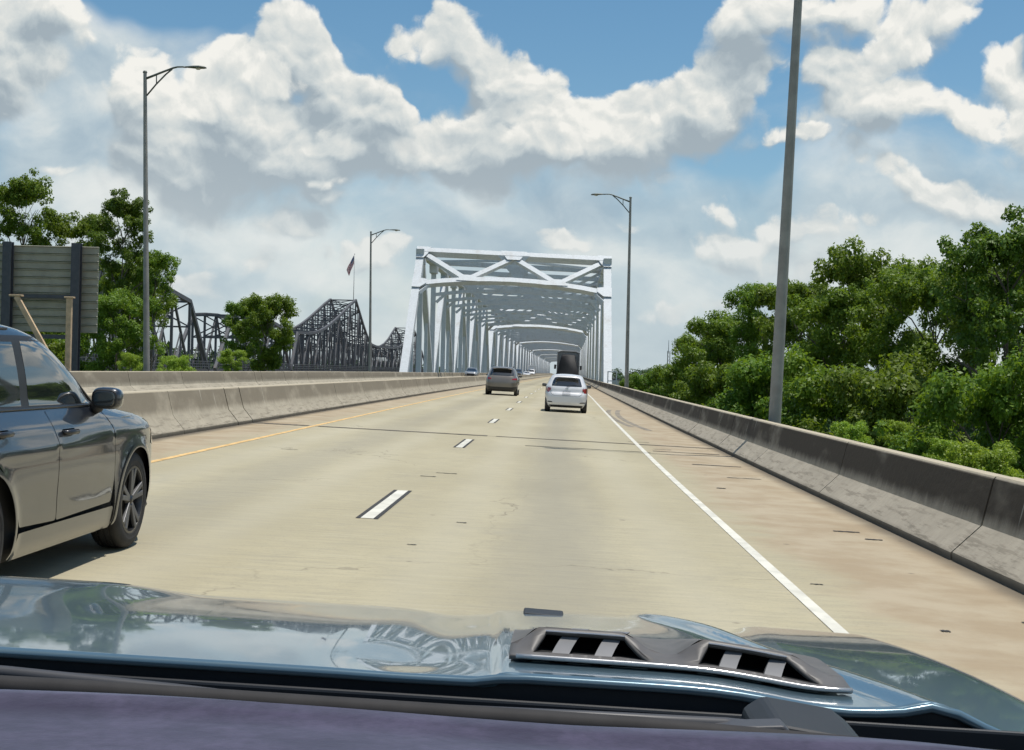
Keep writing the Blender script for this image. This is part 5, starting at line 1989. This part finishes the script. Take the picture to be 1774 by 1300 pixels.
# lorry with a tarped load
def build_lorry():
    y = 128.5
    root = empty('lorry', road(0.55, y, 0.0), (0, TILT, heading(y)), 'lorry with a black tarpaulin over its tall load, ahead of the white hatchback', 'lorry')
    MB().box((0, 3.6, 1.15), (2.35, 7.6, 0.18)).build('flatbed', 'truck_grey', root, bevel=0.02)
    MB().box((0.45, 5.0, 0.92), (0.12, 10, 0.3)).box((-0.45, 5.0, 0.92), (0.12, 10, 0.3)).build('chassis', 'black_plastic', root)
    for yy in (1.2, 2.5, 9.8):
        for sg in (1, -1):
            wheel(root, sg * 0.98, yy, 0.50, 0.5 if yy < 5 else 0.28, 0.29, sg)
    # headboard frame behind the cab, taller than the load
    hb = MB()
    for sg in (1, -1):
        hb.box((sg * 1.10, 6.9, 2.45), (0.14, 0.16, 2.5))
    hb.tube([(-1.10, 6.9, 3.66), (-0.75, 6.9, 3.80), (0.75, 6.9, 3.80), (1.10, 6.9, 3.66)], 0.085, 8)
    hb.box((0, 6.94, 3.45), (2.1, 0.05, 0.55))
    hb.box((0, 6.94, 2.2), (2.1, 0.05, 2.0))
    hb.build('headboard', 'truck_grey', root)
    # load under the sheet: trapezoid in section with sagging folds
    mb = MB()
    ny, nx = 18, 24
    for i in range(ny + 1):
        yy = 0.05 + 6.4 * i / ny
        for k in range(nx + 1):
            q = k / nx * 2 - 1
            a = abs(q)
            if a < 0.5:
                x = q / 0.5 * 0.62; z = 3.38 - 0.10 * abs(math.sin(yy * 1.3)) - 0.05 * (q * 2) ** 2
            else:
                f = (a - 0.5) / 0.5
                x = math.copysign(0.62 + 0.53 * f, q); z = 3.33 - 2.08 * f - 0.10 * abs(math.sin(yy * 1.3)) * (1 - f)
            x += 0.03 * math.sin(yy * 5 + z * 4)
            mb.v.append((x, yy, z))
    for i in range(ny):
        for k in range(nx):
            a = i * (nx + 1) + k
            mb.f.append((a, a + 1, a + nx + 2, a + nx + 1))
    mb.f.append(tuple(range(nx + 1))); mb.f.append(tuple(ny * (nx + 1) + k for k in range(nx, -1, -1)))
    mb.build('tarpaulin', 'tarp', root, smooth=True)
    for yy in (0.9, 2.4, 3.9, 5.4):
        MB().tube([(-1.16, yy, 1.25), (-0.66, yy, 3.38), (0, yy, 3.42), (0.66, yy, 3.38), (1.16, yy, 1.25)], 0.022, 5).build('strap', 'post_steel', root)
    cb = MB(); cb.box((0, 8.6, 2.0), (2.3, 2.4, 2.4)); cb.build('cab', 'truck_grey', root, bevel=0.12)
    for sg in (1, -1):
        MB().box((sg * 1.36, 8.9, 2.15), (0.22, 0.12, 0.46)).build('wing_mirror', 'black_plastic', root, bevel=0.03)
        MB().tube([(sg * 1.12, 8.9, 2.3), (sg * 1.30, 8.9, 2.3)], 0.02, 6).build('mirror_arm', 'black_plastic', root)
        MB().box((sg * 0.95, -0.22, 1.02), (0.30, 0.05, 0.13)).build('tail_light', 'red_lamp', root)
    MB().box((0, -0.20, 1.0), (2.3, 0.06, 0.2)).build('rear_bar', 'post_steel', root)


build_lorry()

# oncoming traffic on the other carriageway
SED = [(0.20, 0.14, 4.45, 0.82, 5.5), (0.35, 0.02, 4.60, 0.88, 5.5), (0.60, 0.0, 4.62, 0.90, 5.5), (0.80, 0.04, 4.52, 0.895, 5.5), (0.93, 0.12, 4.1, 0.88, 5.5), (1.00, 0.7, 3.45, 0.84, 5.5),
       (1.20, 1.15, 3.0, 0.76, 5.5), (1.36, 1.5, 2.6, 0.66, 5), (1.43, 1.75, 2.35, 0.52, 4), (1.45, 1.95, 2.2, 0.25, 3)]


def oncoming(s_, y, paint, label, levels=SED, scale=1.0, name='oncoming_car', tall=1.0):
    lv = [(z * tall, a, b, w, n) for (z, a, b, w, n) in levels]
    hgt = lv[-1][0]
    hl = [(0.58, 0.62 * tall), (0.84, 0.68 * tall), (0.84, 0.78 * tall), (0.60, 0.74 * tall)]
    r, _ = make_car(name, lv, paint, road(s_, y, 0.0), (0, -TILT, math.pi + heading(y)), (0.95, 3.65), 0.33,
                    {'front': [(-0.64, 1.02 * tall), (0.64, 1.02 * tall), (0.56, 1.34 * tall), (-0.56, 1.34 * tall)], 'side': [[(1.3, 1.03 * tall), (3.0, 1.03 * tall), (2.6, 1.34 * tall), (1.6, 1.34 * tall)]]},
                    label, 'car', 'oncoming vehicles beyond the median',
                    front=[('headlight', smooth_poly(hl, 0.02), 'clear_lamp', 0.012), ('headlight', smooth_poly(mirror_x(hl), 0.02), 'clear_lamp', 0.012),
                           ('grille', smooth_poly([(-0.5, 0.42 * tall), (0.5, 0.42 * tall), (0.56, 0.68 * tall), (-0.56, 0.68 * tall)], 0.04), 'black_plastic', 0.012)])
    return r


oncoming(-12.9, 184, 'silver_car', 'silver grey oncoming car beyond the median, just left of the grey brown SUV', tall=1.12)
oncoming(-10.9, 258, 'silver_car', 'silver oncoming car partly hidden behind the grey brown SUV', tall=1.12)
pk = oncoming(-9.7, 268, 'black_car', 'dark oncoming pickup truck right of the grey brown SUV', name='pickup_truck', tall=1.27)
oncoming(-9.6, 318, 'white_car', 'low white oncoming car beside the dark pickup truck', tall=1.0)


def build_van():
    y = 395.0
    root = empty('box_van', road(-10.6, y, 0.0), (0, -TILT, math.pi + heading(y)), 'white box van coming the other way, farthest vehicle on the bridge', 'van', 'oncoming vehicles beyond the median')
    MB().box((0, 2.6, 2.05), (2.3, 5.0, 2.5)).build('cargo_box', 'white_car', root, bevel=0.04)
    sh = Shape([(0.35, 5.1, 7.2, 0.95, 6), (0.9, 5.1, 7.25, 0.98, 6), (1.15, 5.1, 6.9, 0.98, 6), (1.35, 5.1, 6.5, 0.95, 6), (2.0, 5.1, 6.0, 0.85, 6), (2.15, 5.1, 5.7, 0.7, 4)])
    sh.body(0.35, 2.15, 16, 48).build('cab', 'white_car', root, auto=45)
    panel('windscreen', [(-0.75, 1.4), (0.75, 1.4), (0.68, 1.95), (-0.68, 1.95)], lambda x, z: sh.front(x, z, 0.01), 'glass', root, 0.15)
    panel('grille', [(-0.6, 0.6), (0.6, 0.6), (0.6, 0.9), (-0.6, 0.9)], lambda x, z: sh.front(x, z, 0.01), 'black_plastic', root, 0.15)
    for yy in (1.2, 6.2):
        for sg in (1, -1):
            wheel(root, sg * 0.85, yy, 0.40, 0.25, 0.24, sg)
    for sg in (1, -1):
        MB().box((sg * 1.12, 6.0, 1.6), (0.2, 0.1, 0.35)).build('wing_mirror', 'black_plastic', root)


build_van()


# ------------------------------------------------------------------ the vehicle we sit in: bonnet, vents, wipers, dashboard

def hood_z(x, Y):
    t_ = Y - 1.75
    tp = max(t_, 0.0)
    A = 1.139 - 0.056 * t_ - 0.021 * t_ * t_ - 0.9 * max(0.0, t_ - 0.83) ** 3 - 0.016 * sst(-0.95, -0.72, x) * sst(2.0, 2.75, Y)
    B = 1.136 - 0.045 * t_ - 0.036 * t_ * t_
    k = sst(0.22, 0.50, x)
    z = A * (1 - k) + B * k
    z -= 0.03 * max(0.0, x - 0.45) * (1 - 0.4 * sst(1.8, 2.4, Y))
    # step down across the crease that runs outward towards the windscreen
    xc = 0.33 + (2.45 - Y) * 0.30
    z -= 0.026 * sst(0.0, 0.095, x - xc)
    z += 0.010 * math.exp(-((x - xc + 0.02) / 0.03) ** 2)
    # raised centre panel with a soft valley beside it
    z += 0.008 * sst(-0.011, 0.011, x + 0.068 + 0.042 * t_) * (1 - sst(0.30, 0.45, x))
    z -= 0.010 * math.exp(-((x + 0.20) / 0.07) ** 2) * sst(1.72, 1.9, Y)
    # rolled outer edge of the right wing
    e = min(0.999, max(0.0, (x - 0.72) / 0.12))
    z -= 0.12 * (1 - math.sqrt(1 - e * e))
    e = min(0.999, max(0.0, (-1.18 - x) / 0.15))
    z -= 0.12 * (1 - math.sqrt(1 - e * e))
    z -= 0.012 * math.exp(-((x - 0.36) / 0.10) ** 2) * sst(2.6, 2.2, Y)
    # nose
    z -= 0.9 * max(0.0, Y - 3.05) ** 2
    return z


def build_own_car():
    root = empty('own_car', (-0.033, 0, 0.0), (0, TILT, 0), 'grey blue bonnet with black vents, wipers and a purple dashboard along the bottom', 'car')
    mb = MB()
    nx, ny = 240, 120
    xs = [-1.33 + 2.17 * i / nx for i in range(nx + 1)]
    Ys = [1.752 + 1.75 * j / ny for j in range(ny + 1)]
    for Y in Ys:
        for x in xs:
            mb.v.append((x, Y, hood_z(x, Y)))
    for j in range(ny):
        for i in range(nx):
            a = j * (nx + 1) + i
            mb.f.append((a, a + 1, a + nx + 2, a + nx + 1))
    hood = mb.build('bonnet', 'teal', root, smooth=True, fix=False)
    md = hood.modifiers.new('sheet', 'SOLIDIFY'); md.thickness = 0.012; md.offset = -1
    # rolled rear lip
    mb = MB(); mb.tube([(x, 1.752, hood_z(x, 1.752) - 0.006) for x in xs[::4]], 0.007, 8); mb.build('bonnet_lip', 'teal', root, smooth=True)
    mb = MB()
    for x in xs[::4]:
        mb.v += [(x, 1.757, hood_z(x, 1.752) - 0.008), (x, 1.757, 0.98)]
    for i in range(len(xs[::4]) - 1):
        mb.f.append((2 * i, 2 * i + 1, 2 * i + 3, 2 * i + 2))
    mb.build('bulkhead', 'scuttle', root, fix=False)
    # body below, wings and nose
    mb = MB()
    mb.prism([(1.2, 0.45), (3.5, 0.45), (3.52, 0.75), (3.45, 0.86), (1.2, 1.0)], 0, -1.28, 0.79)
    mb.box((0.80, 1.40, 0.95), (0.10, 0.80, 0.34))
    mb.build('front_body', 'teal', root, bevel=0.04)
    for sg, xx in ((1, 0.66), (-1, -1.18)):
        wheel(root, xx, 2.7, 0.39, 0.25, 0.25, sg)
    # small bright bracket at the front edge
    mb = MB()
    zb = hood_z(0.03, 2.62) - 0.010
    mb.prism([(-0.052, zb - 0.012), (0.036, zb - 0.014), (0.032, zb + 0.010), (-0.048, zb + 0.012)], 1, 2.62, 2.68)
    nz = mb.build('washer_nozzle', 'black_plastic', root, bevel=0.003)
    MB().box((-0.008, 2.617, zb + 0.004), (0.070, 0.004, 0.004)).build('nozzle_trim', 'chrome', nz)

    # vent cover: two humps with trapezoid openings facing the windscreen
    def ridge(x):
        h1 = sst(-0.052, -0.012, x) * (1 - sst(0.105, 0.165, x))
        h2 = sst(0.185, 0.228, x) * (1 - sst(0.345, 0.425, x))
        return 0.006 + 0.027 * max(h1, h2)

    def cover(x, q):
        """q 0 at the lip, 1 at the ridge, 2 where it melts into the bonnet"""
        yb = 1.855
        skew = -0.03 * x
        if q <= 1:
            Y = yb + 0.060 * q + skew
            return Vector((x, Y, hood_z(x, yb) + 0.009 + (ridge(x) - 0.002) * q))
        r = q - 1
        Y = yb + 0.060 + 0.36 * r + skew
        s_ = (1 - r) ** 1.4
        return Vector((x, Y, hood_z(x, Y) * r + hood_z(x, yb) * (1 - r) + 0.007 + ridge(x) * s_ * (1 - 0.3 * r) - 0.012 * r))
    op1 = [(-0.022, 0.16), (0.148, 0.16), (0.112, 0.84), (-0.004, 0.84)]
    op2 = [(0.214, 0.16), (0.392, 0.16), (0.346, 0.84), (0.233, 0.84)]
    vc = bpy.data.objects.new('vent_cover', None); C.objects.link(vc); vc.parent = root

    def face(x, q):
        return cover(x, q)
    outline = [(-0.055, 0.0), (0.43, 0.0), (0.43, 1.0), (-0.055, 1.0)]
    # rear face with its openings, in x by q (q stretched so that the filling points are even)
    pf = lambda a, b: face(a, b / 0.2)
    sc = lambda p: [(a, b * 0.2) for a, b in p]
    m = patch(sc(outline), pf, 0.02, holes=(sc(op1), sc(op2)))
    o = m.build('vent_face', 'vent_plastic', vc, smooth=False, fix=False, auto=40)
    md = o.modifiers.new('sheet', 'SOLIDIFY'); md.thickness = 0.006; md.offset = -1
    mb = MB()
    nx2, nr = 60, 14
    for j in range(nr + 1):
        for i in range(nx2 + 1):
            mb.v.append(tuple(cover(-0.055 + 0.485 * i / nx2, 1 + j / nr)))
    for j in range(nr):
        for i in range(nx2):
            a = j * (nx2 + 1) + i
            mb.f.append((a, a + 1, a + nx2 + 2, a + nx2 + 1))
    mb.build('vent_top', 'vent_plastic', vc, smooth=False, fix=False, auto=40)
    # bright line of the lip and upper edges of the openings
    mb = MB(); mb.tube([cover(-0.045 + 0.475 * i / 20, 0.0) + Vector((0, -0.004, 0.0)) for i in range(21)], 0.0038, 6); mb.build('vent_lip', 'vent_edge', vc, smooth=True)
    for op in (op1, op2):
        mb = MB(); mb.tube([cover(op[3][0] + (op[2][0] - op[3][0]) * k / 8, 0.86) + Vector((0, -0.002, 0.001)) for k in range(9)], 0.0016, 5); mb.build('vent_edge', 'vent_edge', vc)
        # dark pocket behind each opening
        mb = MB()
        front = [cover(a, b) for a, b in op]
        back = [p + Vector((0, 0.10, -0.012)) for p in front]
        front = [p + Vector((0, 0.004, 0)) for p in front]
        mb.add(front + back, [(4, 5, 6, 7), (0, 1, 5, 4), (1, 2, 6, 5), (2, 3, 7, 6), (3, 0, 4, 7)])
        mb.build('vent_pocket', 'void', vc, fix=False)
        # curved fins
        x0, x1 = op[0][0], op[1][0]
        for f in (0.36, 0.72):
            xx = x0 + (x1 - x0) * f
            mb = MB()
            pts = []
            for k in range(9):
                a = k / 8
                p = cover(xx + 0.022 * (a - 0.6), 0.06 + 0.86 * min(1, 1.05 - abs(a - 0.0) * 0.0) * (1 - (1 - a) ** 2))
                pts.append(p + Vector((-0.010 * (1 - a), 0.004 + 0.030 * a * a, -0.002)))
            n0 = len(pts)
            wv = 0.0125
            vs = []
            for p in pts:
                vs += [p + Vector((-wv, 0, 0)), p + Vector((wv, 0, 0)), p + Vector((wv, 0.012, -0.004)), p + Vector((-wv, 0.012, -0.004))]
            fs = []
            for k in range(n0 - 1):
                for e in range(4):
                    e2 = (e + 1) % 4
                    fs.append((k * 4 + e, k * 4 + e2, (k + 1) * 4 + e2, (k + 1) * 4 + e))
            fs += [(0, 1, 2, 3), tuple((n0 - 1) * 4 + e for e in range(4))]
            mb.add(vs, fs)
            mb.build('fin', 'fin_plastic', vc, auto=50)
    # scuttle well between bonnet and windscreen
    mb = MB()
    mb.prism([(1.30, 1.04), (1.745, 1.04), (1.745, 1.115), (1.735, 1.115), (1.735, 1.055), (1.42, 1.065), (1.40, 1.155), (1.30, 1.16)], 0, -1.2, 0.90)
    mb.build('scuttle_panel', 'scuttle', root, bevel=0.004)
    # wipers
    w1 = bpy.data.objects.new('wiper', None); C.objects.link(w1); w1.parent = root
    MB().tube([(-1.05, 1.47, 1.186), (-0.62, 1.47, 1.178), (-0.42, 1.465, 1.171), (-0.27, 1.46, 1.166)], [0.0075, 0.0085, 0.0085, 0.006], 8).build('blade', 'wiper_grey', w1, smooth=True)
    MB().beam((-1.05, 1.46, 1.174), (-0.25, 1.45, 1.156), 0.012, 0.006).build('rubber', 'black_plastic', w1)
    w2 = bpy.data.objects.new('wiper', None); C.objects.link(w2); w2.parent = root
    MB().tube([(-0.22, 1.46, 1.170), (0.05, 1.46, 1.172), (0.20, 1.47, 1.170), (0.245, 1.50, 1.160)], [0.005, 0.0075, 0.009, 0.010], 8).build('arm', 'wiper_grey', w2, smooth=True)
    MB().beam((-0.10, 1.43, 1.160), (0.26, 1.43, 1.150), 0.014, 0.018).build('blade', 'black_plastic', w2, bevel=0.003)
    MB().prism([(0.150, 1.168), (0.205, 1.176), (0.262, 1.181), (0.272, 1.172), (0.255, 1.160), (0.160, 1.158)], 1, 1.44, 1.475).build('arm_hinge', 'wiper_grey', w2, bevel=0.003)
    MB().beam((-0.30, 1.425, 1.176), (0.24, 1.425, 1.166), 0.010, 0.010).build('rubber', 'black_plastic', w2, bevel=0.002)
    mb = MB().prism([(0.235, 1.120), (0.375, 1.108), (0.368, 1.150), (0.345, 1.166), (0.262, 1.176), (0.240, 1.160)], 1, 1.46, 1.60)
    mb.build('pivot_cover', 'black_plastic', w2, bevel=0.006)
    MB().beam((0.225, 1.40, 1.176), (0.36, 1.40, 1.170), 0.02, 0.008).build('blade_tip', 'wiper_pale', w2, bevel=0.003)
    # rubber at the foot of the windscreen
    MB().tube([(-1.2, 1.345, 1.190), (-0.5, 1.35, 1.194), (0.1, 1.35, 1.192), (0.8, 1.33, 1.176)], 0.013, 8).build('windscreen_seal', 'seal_rubber', root, smooth=True)
    MB().tube([(0.35, 1.375, 1.176), (0.6, 1.37, 1.170), (0.8, 1.36, 1.162)], 0.005, 6).build('seal_edge', 'wiper_grey', root, smooth=True)
    # dashboard under a purple suede cover
    mb = MB()
    nx, ny = 120, 40
    for j in range(ny + 1):
        Y = 0.62 + 0.665 * j / ny
        for i in range(nx + 1):
            x = -1.2 + 1.95 * i / nx
            z = 1.217 - 0.012 * sst(0.3, 0.8, x) + 0.010 * math.exp(-((Y - 1.215 + 0.02 * x) / 0.02) ** 2) + 0.003 * math.sin(x * 9 + Y * 14) - 0.030 * sst(1.262, 1.285, Y)
            z += 0.004 * math.sin(x * 3.0 + 1.0)
            mb.v.append((x, Y, z))
    for j in range(ny):
        for i in range(nx):
            a = j * (nx + 1) + i
            mb.f.append((a, a + 1, a + nx + 2, a + nx + 1))
    o = mb.build('dashboard_cover', 'suede', root, smooth=True, fix=False)
    md = o.modifiers.new('sheet', 'SOLIDIFY'); md.thickness = 0.008; md.offset = -1
    MB().box((-0.22, 0.95, 1.08), (1.9, 0.60, 0.20)).build('dashboard', 'black_plastic', root, bevel=0.03)


M['vent_plastic'] = simple('vent_plastic', (0.105, 0.097, 0.09), 0.5, var=0.15, scale=14.0)
M['fin_plastic'] = simple('fin_plastic', (0.16, 0.16, 0.165), 0.4)
M['vent_edge'] = simple('vent_edge', (0.5, 0.5, 0.5), 0.2, 0.6)
M['scuttle'] = simple('scuttle_plastic', (0.012, 0.014, 0.018), 0.5)
M['wiper_grey'] = simple('wiper_grey', (0.05, 0.05, 0.055), 0.5)
M['wiper_pale'] = simple('wiper_pale', (0.16, 0.16, 0.165), 0.5)


def make_suede():
    m, t, b = mat('purple_suede')
    tc = t.new('ShaderNodeTexCoord')
    v = tc.outputs['Object']
    n = t.noise(t.vmath('MULTIPLY', v, (0.6, 1.0, 1.0)), 16.0, 6.0, 0.65)
    n2 = t.noise(v, 90.0, 4.0, 0.6)
    c = t.mix(t.ramp(n, 0.3, 0.7), (0.026, 0.020, 0.044), (0.062, 0.050, 0.092))
    c = t.mix(t.math('MULTIPLY', t.ramp(n2, 0.4, 0.7), 0.4), c, (0.022, 0.017, 0.036))
    t.l.new(c, b.inputs['Base Color'])
    b.inputs['Roughness'].default_value = 0.95
    b.inputs['Sheen Weight'].default_value = 0.4
    b.inputs['Specular IOR Level'].default_value = 0.1
    bn = t.new('ShaderNodeBump'); bn.inputs['Strength'].default_value = 0.4; bn.inputs['Distance'].default_value = 0.004
    t.l.new(n, bn.inputs['Height']); t.l.new(bn.outputs[0], b.inputs['Normal'])
    return m


M['suede'] = make_suede()
build_own_car()
